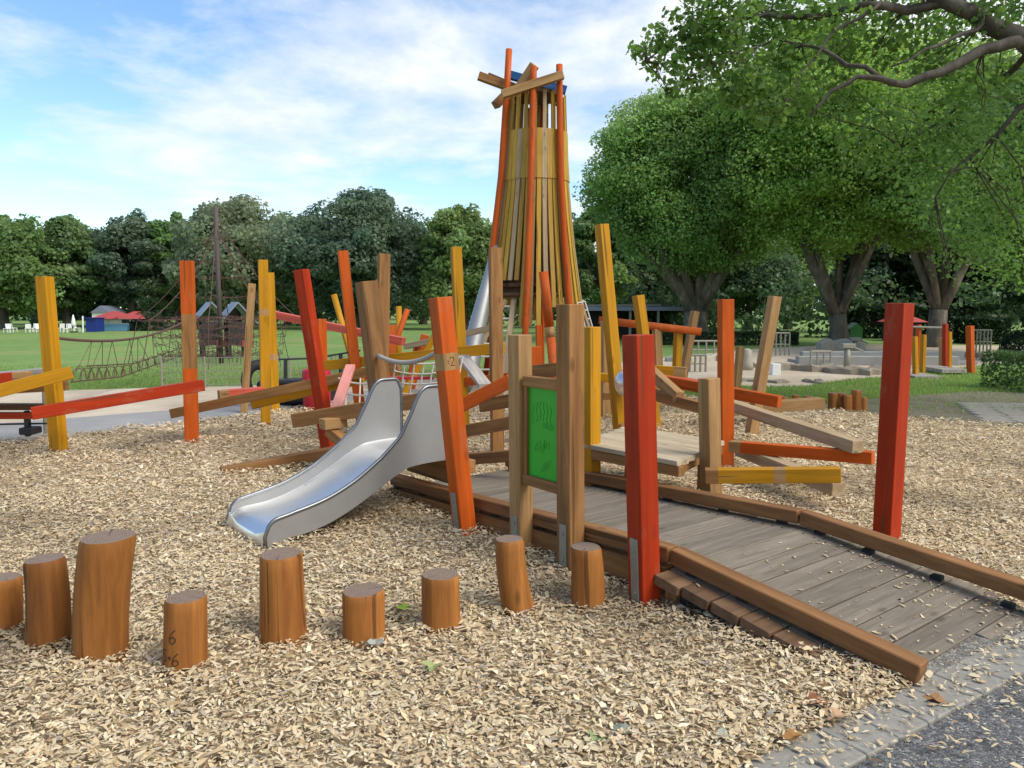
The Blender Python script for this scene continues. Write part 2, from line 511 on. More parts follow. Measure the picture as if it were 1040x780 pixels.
def timber(name, A, B, w, h, mats, parent=None, segs=None, xdir=None, label=None, cat=None, group=None, ch=0.004):
    if isinstance(mats, str): mats = [mats]
    o = MB().bar(A, B, w, h, segs, xdir, ch).build(name, mats, parent, frame=frame_of(A, B, xdir))
    if label: tag(o, label, cat, group)
    return o

POSTS = 'timber posts of the climbing course'
BEAMS = 'beams of the climbing course'

def post(base, top, mats, label, w=0.115, Y=None, a=32, dY=0.0, segs=None, name='timber_post', round_=False, group=POSTS):
    """base: pixel where it meets the ground (or any low pixel on its line if Y is given)"""
    if Y is None:
        Y = ground(*base).y
        A = ground(*base)
    else:
        yg = row_of(Y)
        t = (yg - top[1]) / (base[1] - top[1])
        A = at(top[0] + (base[0] - top[0]) * t, yg, Y)
    B = at(top[0], top[1], Y + dY)
    A = A - (B - A).normalized() * 0.25
    xd = (math.cos(R(a)), math.sin(R(a)), 0)
    if isinstance(mats, str): mats = [mats]
    if round_:
        mb = MB()
        segs_ = segs or [(1.0, 0)]
        p = 0.0
        for fr, mm in segs_:
            mb.tube([A.lerp(B, p), A.lerp(B, fr)], w / 2, 14, mm); p = fr
        o = mb.build(name, mats, frame=frame_of(A, B, xd), smooth=False)
        for pl in o.data.polygons:
            if len(pl.vertices) == 4: pl.use_smooth = True
    else:
        o = MB().bar(A, B, w, w, segs, xd, 0.0035).build(name, mats, frame=frame_of(A, B, xd))
    tag(o, label, 'post', group)
    o['_A'] = tuple(A); o['_B'] = tuple(B)
    return o

def beam(p0, Y0, p1, Y1, h, mats, label, w=None, segs=None, name='timber_beam', group=BEAMS, cat='beam'):
    A, B = at(p0[0], p0[1], Y0), at(p1[0], p1[1], Y1)
    return timber(name, A, B, w or h, h, mats, None, segs, None, label, cat, group)

def big_mesh(name, verts, faces_per, mats, cols=None, parent=None, loc=(0, 0, 0), smooth=False):
    """verts (N,3) float, faces_per (F,k) int, all faces of one size"""
    me = bpy.data.meshes.new(name)
    nv, (nf, k) = len(verts), faces_per.shape
    me.vertices.add(nv); me.loops.add(nf * k); me.polygons.add(nf)
    me.vertices.foreach_set('co', (verts - np.array(loc)).astype(np.float32).ravel())
    me.loops.foreach_set('vertex_index', faces_per.astype(np.int32).ravel())
    me.polygons.foreach_set('loop_start', np.arange(0, nf * k, k, dtype=np.int32))
    me.polygons.foreach_set('loop_total', np.full(nf, k, dtype=np.int32))
    if smooth: me.polygons.foreach_set('use_smooth', np.ones(nf, dtype=bool))
    me.update(calc_edges=True)
    if cols is not None:
        at_ = me.attributes.new('Col', 'FLOAT_COLOR', 'POINT')
        c4 = np.ones((nv, 4), np.float32); c4[:, :3] = cols
        at_.data.foreach_set('color', c4.ravel())
    me.materials.append(M(mats))
    o = bpy.data.objects.new(name, me); COL.objects.link(o)
    if parent: o.parent = parent
    else: o.location = loc
    return o

def structure(name, pts, mat, z=0.0):
    o = MB().poly([(p[0], p[1], z) for p in pts]).build(name, mat)
    return tag(o, kind='structure')

# ------------------------------------------------------------------ ground
structure('lawn', [(-400, -60), (400, -60), (400, 500), (-400, 500)], 'lawn', 0.0)
G = lambda *p: ground(*p)
sandL = [G(-400, 398), G(0, 397), G(160, 392), G(330, 388), G(470, 381), G(600, 379), G(600, 415), G(0, 460), G(-400, 480)]
structure('sand', sandL, 'sand', 0.004)
sandR = [G(560, 375), G(640, 366), G(760, 354), G(860, 349), G(1000, 350), G(1120, 352), G(1120, 365), G(1010, 368), G(905, 381),
         G(860, 384), G(815, 391), G(760, 391), G(735, 388), G(690, 392), G(600, 396)]
structure('sand_pit', sandR, 'sand', 0.006)
pathL = [G(-400, 455), G(0, 428), G(170, 415), G(290, 401), G(420, 392), G(440, 402), G(300, 420), G(0, 452), G(-400, 490)]
structure('path', pathL, 'path', 0.010)
farb = [G(-420, 480), G(-120, 456), G(0, 446), G(170, 429), G(290, 415), G(345, 408), G(450, 401), G(600, 398), G(740, 402), G(850, 415), G(960, 426), G(1040, 434), G(1200, 452)]
farb = [Vector((p.x + 0.08 * math.sin(i * 3.1), p.y + 0.1 * math.sin(i * 5.3), 0)) for i, p in enumerate(farb)]
K0 = Vector((0.82, 2.54, 0)); KD = Vector((0.840, 0.542, 0)).normalized(); KN = Vector((-KD.y, KD.x, 0))
KE = K0 + KD * 9.0
KS = K0 - KD * 6.0
chip_poly = farb + [KE, KS, Vector((-9, 0.3, 0))]
chip_poly = [Vector((p.x, p.y, 0)) for p in chip_poly]
structure('chip_bed', chip_poly, 'chip_bed', 0.014)
# worn earth at the right end of the lawn, and pavers
EARTH = [G(800, 412), G(900, 402), G(985, 396), G(1120, 398), G(1250, 430), G(1250, 470), G(1040, 440), G(900, 424)]
structure('earth', EARTH, 'earth', 0.008)
A1 = K0 - KN * 0.21
structure('asphalt', [A1 - KD * 7, A1 + KD * 14, A1 + KD * 14 - KN * 14, A1 - KD * 7 - KN * 14], 'asphalt', 0.012)

mb = MB()                                    # kerb of two staggered courses of stones
t = -3.0
while t < 8.0:
    L = 0.20 + random.uniform(-0.004, 0.004)
    c = K0 + KD * (t + L / 2) - KN * 0.104
    mb.box((c.x, c.y, -0.045 + random.uniform(-0.002, 0.002)), (L - 0.004, 0.205, 0.14), 0, math.atan2(KD.y, KD.x) + random.uniform(-.006, .006), 0.005)
    t += L
tag(mb.build('kerb', 'kerb_stone'), kind='structure')

mb = MB()                                    # patch of old pavers at the right
c0 = G(1012, 425); c0.z = 0
for i in range(7):
    for j in range(9):
        mb.box((c0.x + 0.42 * j + 0.12 * i, c0.y + 0.30 * i, -0.03 + random.uniform(-.008, .008)), (0.40, 0.28, 0.1), 0, 0.0, 0.012)
tag(mb.build('pavement', 'paver'), kind='structure')

# ------------------------------------------------------------------ wood chips (nobody could count them)
def in_poly(x, y, poly):
    ins = np.zeros(len(x), bool); n = len(poly)
    for i in range(n):
        x1, y1 = poly[i].x, poly[i].y; x2, y2 = poly[(i + 1) % n].x, poly[(i + 1) % n].y
        c = ((y1 > y) != (y2 > y)) & (x < (x2 - x1) * (y - y1) / (y2 - y1 + 1e-12) + x1)
        ins ^= c
    return ins

def hills(x, y):
    return 0.013 * np.sin(x * 2.1 + 0.7 * np.sin(y * 1.3)) * np.cos(y * 1.7 + .5) + 0.008 * np.sin(x * 5.3 + y * 4.1)

_n1, _br, _bw = Vector((0.87, 4.01, 0)), Vector((-0.67, 0.742, 0)).normalized(), Vector((0.791, 0.612, 0)).normalized()
RAMP_FOOT = [_n1 - _br * .35 - _bw * .02, _n1 - _br * .35 + _bw * 1.20, _n1 - _br * 2.4 + _bw * 1.20, _n1 - _br * 2.4 - _bw * .02]
structure('gravel_strip', [_n1 - _br * .95 - _bw * .04, _n1 - _br * .95 + _bw * 1.22, _n1 - _br * 1.46 + _bw * 1.22, _n1 - _br * 1.34 - _bw * .04], 'gravel', 0.0185)
PAL = np.array([(0.68, 0.545, 0.34), (0.63, 0.49, 0.295), (0.73, 0.61, 0.41), (0.56, 0.415, 0.235), (0.66, 0.54, 0.37), (0.45, 0.31, 0.165), (0.27, 0.165, 0.09), (0.74, 0.65, 0.48), (0.40, 0.34, 0.27)])
PW = np.array([.23, .22, .16, .14, .09, .07, .035, .02, .035])

def chips(x, y, z, scale, name, tilt=0.21, flat=False):
    n = len(x)
    L = np.clip(rng.lognormal(math.log(0.0245), 0.44, n), 0.009, 0.062) * scale
    W = L * np.clip(rng.normal(0.35, 0.11, n), 0.14, 0.65)
    yaw = rng.uniform(0, 2 * np.pi, n)
    t1 = rng.normal(0, tilt, n); t2 = rng.normal(0, tilt * 0.9, n)
    bend = rng.normal(0, 0.12, n) * L
    th = rng.uniform(-.25, .25, (n, 6)); 
    u = np.array([-0.5, 0.02, 0.5 , 0.30, -0.03, -0.46]); v = np.array([-0.28, -0.5, -0.15, 0.25, 0.5, 0.2])
    U = (u[None] + th * 0.35) * L[:, None]; V = (v[None] + th[:, ::-1] * 0.7) * W[:, None]
    Wz = np.where(np.abs(u)[None] < .1, 1.0, 0.0) * bend[:, None]
    # tilt about both axes
    Z = Wz + U * np.sin(t1)[:, None] + V * np.sin(t2)[:, None]
    U = U * np.cos(t1)[:, None]; V = V * np.cos(t2)[:, None]
    X = x[:, None] + U * np.cos(yaw)[:, None] - V * np.sin(yaw)[:, None]
    Yv = y[:, None] + U * np.sin(yaw)[:, None] + V * np.cos(yaw)[:, None]
    Zv = z[:, None] + Z
    verts = np.stack([X, Yv, Zv], -1).reshape(-1, 3)
    b = (np.arange(n) * 6)[:, None]
    faces = np.stack([b + np.array([0, 1, 4, 5]), b + np.array([1, 2, 3, 4])], 1).reshape(-1, 4)
    c = PAL[rng.choice(len(PAL), n, p=PW)] * rng.uniform(0.8, 1.12, (n, 1))
    patch_tone = 1 - 0.42 * np.clip(np.sin(x * 1.1 + 2 * np.sin(y * .7)) * np.sin(y * 1.9 + x * .6) + .35 * np.sin(x * 4.3 + 1.5 * np.sin(y * 3.1)) - .25, 0, 1)  # darkens the chip colour in irregular patches
    c = c * patch_tone[:, None]
    cols = np.repeat(c, 6, axis=0)
    o = big_mesh(name, verts, faces, 'chip', cols)
    return tag(o, kind='stuff')

def scatter(y0, y1, dens, margin):
    A = (y1 - y0) * 2 * (0.70 * y1 + margin)
    n = int(A * dens)
    y = rng.uniform(y0, y1, n); x = rng.uniform(-1, 1, n) * (0.70 * y1 + margin)
    k = np.abs(x) < 0.70 * y + margin
    x, y = x[k], y[k]
    k = in_poly(x, y, chip_poly) & ~in_poly(x, y, RAMP_FOOT)
    return x[k], y[k]
xs, ys, ss = [], [], []
for (y0, y1, d, sc) in ((1.6, 3.2, 8000, 1.0), (3.2, 4.6, 6600, 1.02), (4.6, 6.5, 4000, 1.12), (6.5, 9.5, 1500, 1.4), (9.5, 17, 620, 1.9)):
    x, y = scatter(y0, y1, d, 1.2)
    xs.append(x); ys.append(y); ss.append(np.full(len(x), sc))
x = np.concatenate(xs); y = np.concatenate(ys); s_ = np.concatenate(ss)
z = 0.022 + rng.uniform(0, 1, len(x)) ** 1.2 * 0.026 + hills(x, y) + 0.018
chips(x, y, z, s_, 'wood_chips')

# ------------------------------------------------------------------ foliage
def leaves_mesh(name, pts, nrm, size, cols, parent, loc, mat='leaves', lobed=False, rs=rng):
    n = len(pts)
    nrm = nrm / (np.linalg.norm(nrm, axis=1, keepdims=True) + 1e-9)
    r = rs.normal(size=(n, 3))
    t = np.cross(nrm, r); t /= (np.linalg.norm(t, axis=1, keepdims=True) + 1e-9)
    bt = np.cross(nrm, t)
    sz = size * rs.uniform(0.6, 1.35, n)
    if lobed:
        tp = np.array([(-.5, 0, 0), (-.28, -.42, -.06), (.05, -.26, 0), (.28, -.40, -.08), (.55, 0, -.1), (.28, .40, -.08), (.05, .26, 0), (-.28, .42, -.06)])
        fs = np.array([(0, 1, 2, 7), (2, 3, 4, 7), (7, 4, 5, 6)])
        fs = np.array([(0, 1, 2, 7), (7, 2, 3, 6), (3, 4, 5, 6)])
    else:
        tp = np.array([(-.5, 0, 0), (0, -.34, .10), (.5, 0, -.05), (0, .34, .10)])
        fs = np.array([(0, 1, 2, 3)])
    k = len(tp)
    V = (pts[:, None, :] + sz[:, None, None] * (tp[None, :, 0, None] * t[:, None, :] + tp[None, :, 1, None] * bt[:, None, :] + tp[None, :, 2, None] * nrm[:, None, :])).reshape(-1, 3)
    fc = ((np.arange(n) * k)[:, None, None] + fs[None]).reshape(-1, 4)
    return big_mesh(name, V, fc, mat, np.repeat(cols, k, axis=0), parent, loc)

def blob_leaves(cent, rad, per, rs, squash=0.8):
    """leaf positions spread through blobs; returns points, outward normals, blob index"""
    nb = len(cent)
    d = rs.normal(size=(nb * per, 3)); d /= np.linalg.norm(d, axis=1, keepdims=True)
    idx = np.repeat(np.arange(nb), per)
    r = rad[idx] * (0.45 + 0.62 * rs.uniform(0, 1, nb * per) ** 0.6)
    ax = rs.uniform(0.65, 1.5, (nb, 3))[idx]
    off = d * r[:, None] * ax; off[:, 2] *= squash
    return cent[idx] + off, d, idx

def tree(name, label, cat, px, Y, top_py, hw_px, zb, nb, per, leaf, col, seed, trunk=None, group=None, lean=0.0, droop=False, shape=1.0, bare_trunk=False, vee=None):
    rs = np.random.default_rng(seed); rd = random.Random(seed)
    base = at(px, row_of(Y), Y); base.z = 0
    top = at(px, top_py, Y).z
    hw = hw_px * Y / F
    if name == 'broadleaf_tree': hw *= 1.2; nb = int(nb * 1.9); per = int(per * .62)
    elif name == 'plane_tree': nb = int(nb * 1.6); per = int(per * .54)
    small = .72 if name != 'understory_tree' else 1
    root = empty(name, base, label, cat, group)
    cz, hz = (top + zb) / 2, (top - zb) / 2
    d = rs.normal(size=(nb, 3)); d /= np.linalg.norm(d, axis=1, keepdims=True)
    rr = 0.35 + 0.55 * rs.uniform(0, 1, nb) ** 0.5
    cent = d * rr[:, None]
    # egg shape: narrower towards the top
    wz = 1 - 0.28 * shape * np.clip(cent[:, 2], 0, 1)
    cent = np.stack([cent[:, 0] * hw * 0.92 * wz, cent[:, 1] * hw * 0.8 * wz, cent[:, 2] * hz * 0.92], 1)
    cent += np.array([base.x + lean, base.y, cz])
    rad = rs.uniform(0.16, 0.38, nb) * min(hw, hz * 1.2) * small
    pts, nr, idx = blob_leaves(cent, rad, per, rs, 0.75)
    if droop:
        nr = nr * 0.6 + np.array([0, -.5, 0.1]) + rs.normal(size=nr.shape) * 0.4
    else:
        nr = nr * 0.7 + np.array([0, 0, .45]) + rs.normal(size=nr.shape) * 0.55
    bc = rs.uniform(0.80, 1.22, nb)[idx][:, None]
    hue = rs.normal(0, 1, nb)[idx][:, None] * np.array([0.012, 0.008, 0.002])
    cols = np.clip((np.array(col) + hue) * bc * rs.uniform(0.7, 1.3, (len(pts), 1)), 0.004, 1)
    leaves_mesh('crown', pts, nr, leaf, cols, root, base, rs=rs)
    tr = trunk or hw * 0.07
    mb = MB()
    lo = base + Vector((0, 0, -0.2))
    fork = base + Vector((lean * .3, 0, zb + (0.6 if not bare_trunk else 0.2)))
    mid = base.lerp(fork, 0.5) + Vector((rd.uniform(-.1, .1), 0, 0))
    topc = Vector((base.x + lean, base.y, cz + hz * 0.55))
    mb.tube([lo, base + Vector((0, 0, .25)), mid, fork, fork.lerp(topc, .5) + Vector((rd.uniform(-.4, .4), 0, 0)), topc], [tr * 1.7, tr * 1.2, tr, tr * .85, tr * .5, tr * .12], 10)
    if vee:
        mb = MB(); fk = base + Vector((vee[0][0], 0, vee[0][1]))
        mb.tube([lo, base + Vector((0, 0, .3)), base.lerp(fk, .6), fk], [tr * 1.7, tr * 1.2, tr, tr * .95], 12)
        for (dx_, z_, r_) in vee[1:]:
            e_ = base + Vector((dx_, rd.uniform(-.5, .5), z_))
            up = e_ + Vector((dx_ * .5, 0, (top - z_) * .5))
            mb.tube([fk + Vector((0, 0, -.25)), fk.lerp(e_, .5) + Vector((0, 0, -.08)), e_, e_.lerp(up, .5) + Vector((-.2, .1, .1)), up], [tr * r_, tr * r_ * .9, tr * r_ * .75, tr * r_ * .5, tr * .1], 9)
        fork = fk
    for k in range(7):
        tgt = Vector(cent[rd.randrange(nb)])
        st = fork.lerp(topc, 0 if vee else rd.uniform(0, 0.4)) - Vector((0, 0, .1))
        if vee: tgt.z = max(tgt.z, zb + hz)
        m1 = st.lerp(tgt, 0.5) + Vector((0, 0, -0.06 * hw))
        mb.tube([st, m1, tgt], [tr * .5, tr * .32, tr * .08], 7)
    mb.build('trunk', 'bark_pale' if vee else 'bark', root, smooth=True)
    return root

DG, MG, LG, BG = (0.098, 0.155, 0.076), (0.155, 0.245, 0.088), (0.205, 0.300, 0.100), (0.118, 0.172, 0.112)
TL = 'trees across the lawn'
tree('broadleaf_tree', 'mid green bushy tree at the far left edge reaching down to the white chairs', 'tree', 5, 56, 206, 56, 0.6, 46, 520 , 0.30, MG, 11, group=TL)
tree('broadleaf_tree', 'round topped dark green tree behind the folded white parasol', 'tree', 68, 60, 212, 42, 0.8, 46, 520 , 0.30, (0.135, 0.215, 0.085), 12, group=TL)
tree('broadleaf_tree', 'small dark tree in the gap above the blue booth', 'tree', 102, 66, 226, 36, 0.5, 40, 440 , 0.30, DG, 13, group=TL)
tree('broadleaf_tree', 'dark blue green tree with a ragged top rising behind the red roofed kiosk', 'tree', 136, 61, 211, 38, 1.4, 46, 520 , 0.30, BG, 14, group=TL)
tree('broadleaf_tree', 'fresh green spreading tree between the dark tree by the kiosk and the climbing mast', 'tree', 182, 62, 212, 40, 0.6, 44, 480 , 0.30, (0.155, 0.255, 0.09), 15, group=TL)
tree('broadleaf_tree', 'pale grey green tree with drooping leaves right behind the climbing mast', 'tree', 240, 58, 198, 66, 0.9, 60, 660 , 0.30, (0.195, 0.24, 0.140), 16, group=TL, droop=True)
tree('broadleaf_tree', 'yellowish green tree peeping out behind the pale drooping tree', 'tree', 292, 68, 212, 34, 0.6, 40, 440 , 0.30, LG, 17, group=TL)
tree('broadleaf_tree', 'broad dark blue green tree, widest of the row, above the tall red post', 'tree', 366, 57, 188, 76, 0.7, 70, 680 , 0.30, BG, 18, group=TL)
tree('broadleaf_tree', 'light green tree just left of the lookout tower', 'tree', 472, 55, 202, 46, 0.6, 46, 560 , 0.30, (0.19, 0.27, 0.10), 19, group=TL)
tree('broadleaf_tree', 'dark green tree hidden mostly behind the lookout tower', 'tree', 556, 60, 205, 46, 0.6, 46, 480 , 0.30, DG, 20, group=TL)
tree('broadleaf_tree', 'dark tree standing in the second row between the yellowish tree and the widest tree', 'tree', 318, 72, 222, 40, 0.5, 36, 400, 0.34, DG, 21, group=TL)
tree('broadleaf_tree', 'dull green second row tree between the widest tree and the light green one', 'tree', 430, 72, 214, 40, 0.5, 36, 400, 0.34, MG, 22, group=TL)
tree('broadleaf_tree', 'dull green tree in the second row above the far white chairs', 'tree', 36, 72, 228, 40, 0.5, 36, 400, 0.34, MG, 23, group=TL)
tree('broadleaf_tree', 'bright green tree of the second row showing beside the mast top', 'tree', 205, 74, 208, 38, 0.5, 36, 400, 0.34, LG, 24, group=TL)

TR = 'large trees shading the right side of the park'
tree('plane_tree', 'large green tree beside the lookout tower with a thick forked trunk behind the salmon pole', 'tree', 706, 36, 70, 110, 2.5, 140, 1700, 0.145, (0.205, 0.33, 0.10), 31, trunk=0.55, group=TR, lean=-0.4, vee=[(0, 1.4), (-1.5, 3.5, .6), (1.6, 4.0, .65), (.2, 4.2, .4)])
tree('plane_tree', 'light green tree with a pale trunk opening into a wide V above the hedge', 'tree', 852, 33, 10, 140, 3.5, 160, 1700, 0.138, (0.27, 0.41, 0.105), 32, trunk=0.36, group=TR, lean=-0.6, vee=[(-.1, 1.3), (-1.75, 4.3, .7), (1.15, 3.9, .6)])
tree('plane_tree', 'shady tree with a dark trunk behind the second climbing course', 'tree', 950, 31, 20, 120, 3.4, 140, 1600, 0.138, (0.25, 0.385, 0.11), 33, trunk=0.34, group=TR, vee=[(.05, 1.5), (-.85, 3.6, .55), (1.35, 4.4, .65)])
tree('plane_tree', 'light green tree at the edge hanging low over the small round bush', 'tree', 1075, 24, 30, 140, 1.9, 140, 1700, 0.115, (0.21, 0.335, 0.11), 34, trunk=0.32, group=TR)
tree('plane_tree', 'mid green tree filling the gap right behind the tower', 'tree', 606, 46, 195, 40, 0.8, 50, 520, 0.26, MG, 35, group=TR)
UN = 'dark undergrowth trees behind the playground'
for i, (px, Y, tp, hw, c, lb) in enumerate([
    (640, 52, 235, 46, DG, 'dark undergrowth tree above the grey roofed pavilion'),
    (760, 50, 225, 56, DG, 'dark undergrowth tree between the thick forked trunk and the pale V trunk'),
    (800, 56, 215, 50, MG, 'greener undergrowth tree set farther back beside the pale V trunk'),
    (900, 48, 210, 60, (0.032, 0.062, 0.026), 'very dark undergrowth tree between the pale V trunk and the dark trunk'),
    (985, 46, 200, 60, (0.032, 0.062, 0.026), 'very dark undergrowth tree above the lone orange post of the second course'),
    (1060, 42, 190, 56, DG, 'dark undergrowth tree at the right edge above the round bush'),
    (690, 60, 200, 60, DG, 'dark undergrowth tree far behind the thick forked trunk')]):
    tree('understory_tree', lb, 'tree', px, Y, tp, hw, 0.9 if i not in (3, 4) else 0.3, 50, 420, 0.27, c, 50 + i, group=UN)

# far belt of woods closing the horizon
rs = np.random.default_rng(99)
nb = 260
cent = np.stack([rs.uniform(-110, 110, nb), rs.uniform(92, 104, nb), rs.uniform(-1.0, 8, nb)], 1)
pts, nr, idx = blob_leaves(cent, rs.uniform(2.0, 3.6, nb), 110, rs)
cols = np.array((0.045, 0.085, 0.038)) * rs.uniform(0.6, 1.4, (nb, 1))[idx] * rs.uniform(.8, 1.2, (len(pts), 1))
def undergrowth(name, px0, px1, Y, h, n, col, seed):
    rs = np.random.default_rng(seed)
    x0, x1 = at(px0, 400, Y).x, at(px1, 400, Y).x
    nb = int(abs(x1 - x0) / .7)
    cent = np.stack([rs.uniform(x0, x1, nb), Y + rs.uniform(-1, 1, nb), rs.uniform(0.1, h * .75, nb)], 1)
    p_, n_, i_ = blob_leaves(cent, rs.uniform(.5, 1.0, nb) * h * .42, n, rs)
    p_[:, 2] = np.abs(p_[:, 2])
    c_ = np.array(col) * rs.uniform(.6, 1.4, (nb, 1))[i_] * rs.uniform(.7, 1.3, (len(p_), 1))
    tag(leaves_mesh(name, p_, n_ + rs.normal(size=n_.shape) * .6, .30, c_, None, (0, 0, 0), rs=rs), kind='stuff')
undergrowth('undergrowth', -60, 640, 66, 3.0, 90, (.045, .085, .035), 71)
undergrowth('undergrowth', 640, 1130, 41, 3.3, 170, (.060, .105, .045), 72)
tag(leaves_mesh('far_woods', pts, nr + rs.normal(size=nr.shape) * .5, 1.1, cols, None, (0, 0, 0)), kind='stuff')

# ------------------------------------------------------------------ overhanging plane tree (trunk stands right of the frame)
def overhang():
    rs = np.random.default_rng(5); rd = random.Random(5)
    base = Vector((11.0, 10.5, 0))
    root = empty('plane_tree', base, 'old plane tree whose bent bare limb and lobed leaves hang across the top corner', 'tree', TR)
    mb = MB()
    fork = base + Vector((-1.2, 0, 3.9))
    mb.tube([base + Vector((0, 0, -.3)), base + Vector((0, 0, .5)), base + Vector((-.2, 0, 2.5)), fork], [0.6 , 0.30, 0.36, 0.3], 12)
    j1 = at(1050, 48, 10.5)
    allp = []
    def limb(pts, r0, r1, start=None):
        P_ = ([start] if start is not None else []) + [at(*p) for p in pts]
        Q_ = [P_[0]]
        for i_ in range(1, len(P_)):
            d_ = P_[i_] - P_[i_ - 1]
            if i_ > 1 or start is None:
                Q_.append(P_[i_ - 1] + d_ * rd.uniform(.4, .6) + Vector((rd.uniform(-1, 1), rd.uniform(-1, 1), rd.uniform(-1, 1))) * d_.length * .09)
            Q_.append(P_[i_])
        P_ = Q_
        allp.extend(P_)
        n = len(P_)
        mb.tube(P_, [r0 + (r1 - r0) * (i / (n - 1)) for i in range(n)], 8)
        return P_
    lines = []
    lines.append(limb([(1085, 75, 10.5), (1050, 48, 10.5), (1020, 32, 10.5), (990, 14, 10.5), (960, 2, 10.6), (900, -14, 10.8), (820, -20, 11)], 0.17, 0.05, fork))
    lines.append(limb([(1048, 45, 10.5), (1015, 47, 10.4), (985, 58, 10.3), (955, 74, 10.2), (920, 86, 10.2), (895, 80, 10.2), (870, 78, 10.2), (845, 92, 10.2), (822, 118, 10.2)], 0.085, 0.015))
    lines.append(limb([(960, 2, 10.6), (900, 6, 10.8), (850, 12, 11), (800, 17, 11), (745, 20, 11.2), (700, 34, 11.3), (655, 62, 11.4)], 0.07, 0.010))
    lines.append(limb([(895, 80, 10.2), (860, 66, 10.4), (830, 48, 10.6), (790, 40, 10.8), (750, 52, 11)], 0.035, 0.008))
    lines.append(limb([(1000, 20, 10.5), (975, 35, 10.3), (940, 50, 10.2), (905, 68, 10.0)], 0.035, 0.01))
    lines.append(limb([(895, 2, 10.8), (870, 20, 10.7), (840, 40, 10.6), (812, 75, 10.5), (800, 105, 10.4)], 0.028, 0.006))
    lines.append(limb([(1085, 75, 10.5), (1035, 110, 10.8), (985, 160, 11), (950, 200, 11)], 0.05, 0.008))
    lines.append(limb([(1050, 48, 10.5), (1010, 85, 11.4), (960, 120, 11.8), (915, 150, 12)], 0.045, 0.008))
    spots = []
    def S(px, py, Y, rpx, n): spots.append((at(px, py, Y), rpx * Y / F, n))
    for (px, py, r, n) in [(650, 52, 12, 40), (665, 70, 12, 30), (668, 40, 16, 70), (690, 62, 22, 110), (702, 85, 20, 80), (700, 28, 30, 220), (720, 52, 32, 260), (735, 10, 36, 330), (752, 80, 26, 200),
                           (765, 40, 36, 340), (790, 8, 40, 380), (800, 62, 32, 260), (835, 15, 44, 380), (850, 55, 26, 180), (880, 12, 36, 260), (905, 45, 24, 120), (925, 15, 30, 160), (945, 62, 24, 120), (960, 28, 28, 130),
                           (1000, 8, 30, 180), (1020, 75, 30, 170), (985, 90, 28, 150), (1040, 10, 30, 170), (780, 105, 26, 140), (815, 100, 24, 120), (850, 105, 26, 120), (740, 105, 18, 60), (680, 92, 10, 24)]:
        S(px, py, 11.2 + rs.uniform(-.7, .7), r, n)
    for (px, py, r, n) in [(930, 110, 44, 260), (975, 140, 46, 300), (1020, 130, 50, 340), (950, 185, 46, 300), (1000, 200, 50, 340), (1040, 200, 50, 300), (895, 140, 40, 220), (985, 255, 36, 140), (1030, 260, 40, 170)]:
        S(px, py, 12.2 + rs.uniform(-.8, .8), r, n)
    for (c, r, n) in spots:                       # twigs carrying each spray of leaves
        c = Vector(c); q = min(allp, key=lambda p: (p - c).length)
        for t_ in range(3):
            e_ = c + Vector((rd.uniform(-1, 1), rd.uniform(-.5, .5), rd.uniform(-1, .6))) * r
            m1 = q.lerp(e_, .35) + Vector((rd.uniform(-.1, .1), 0, rd.uniform(.0, .14))); m2 = q.lerp(e_, .7) + Vector((rd.uniform(-.08, .08), 0, rd.uniform(-.03, .1)))
            mb.tube([q, m1, m2, e_], [.014, .010, .007, .003], 5)
    mb.build('trunk', 'bark', root, smooth=True)
    # foliage of the same tree above and beyond the frame
    for k in range(40):
        spots.append((Vector((rs.uniform(5.5, 15), rs.uniform(7, 16), rs.uniform(6.4, 11))), rs.uniform(.7, 1.2), 220))
    P_, Nn, C_ = [], [], []
    SZ = []
    for (c, r, n) in spots:
        fine = c[1] > 11.3 and c[0] > 5.6 and c[2] < 6.3
        if fine: n = int(n * 1.9)
        d = rs.normal(size=(n, 3)); d /= np.linalg.norm(d, axis=1, keepdims=True)
        n = int(n * 1.6); d = rs.normal(size=(n, 3)); d /= np.linalg.norm(d, axis=1, keepdims=True)
        off = d * (r * 1.1 * rs.uniform(0.05, 1.0, (n, 1)) ** 0.6)
        P_.append(np.array(c) + off); SZ.append(np.full(n, .058 if fine else .080))
        Nn.append(d * .3 + np.array([0, -.1, .55]) + rs.normal(size=(n, 3)) * .6)
        C_.append(np.array((0.125, 0.225, 0.056)) * rs.uniform(.75, 1.3) * rs.uniform(.7, 1.3, (n, 1)))
    leaves_mesh('crown', np.concatenate(P_), np.concatenate(Nn), np.concatenate(SZ), np.concatenate(C_), root, base, lobed=True, rs=rs)
overhang()

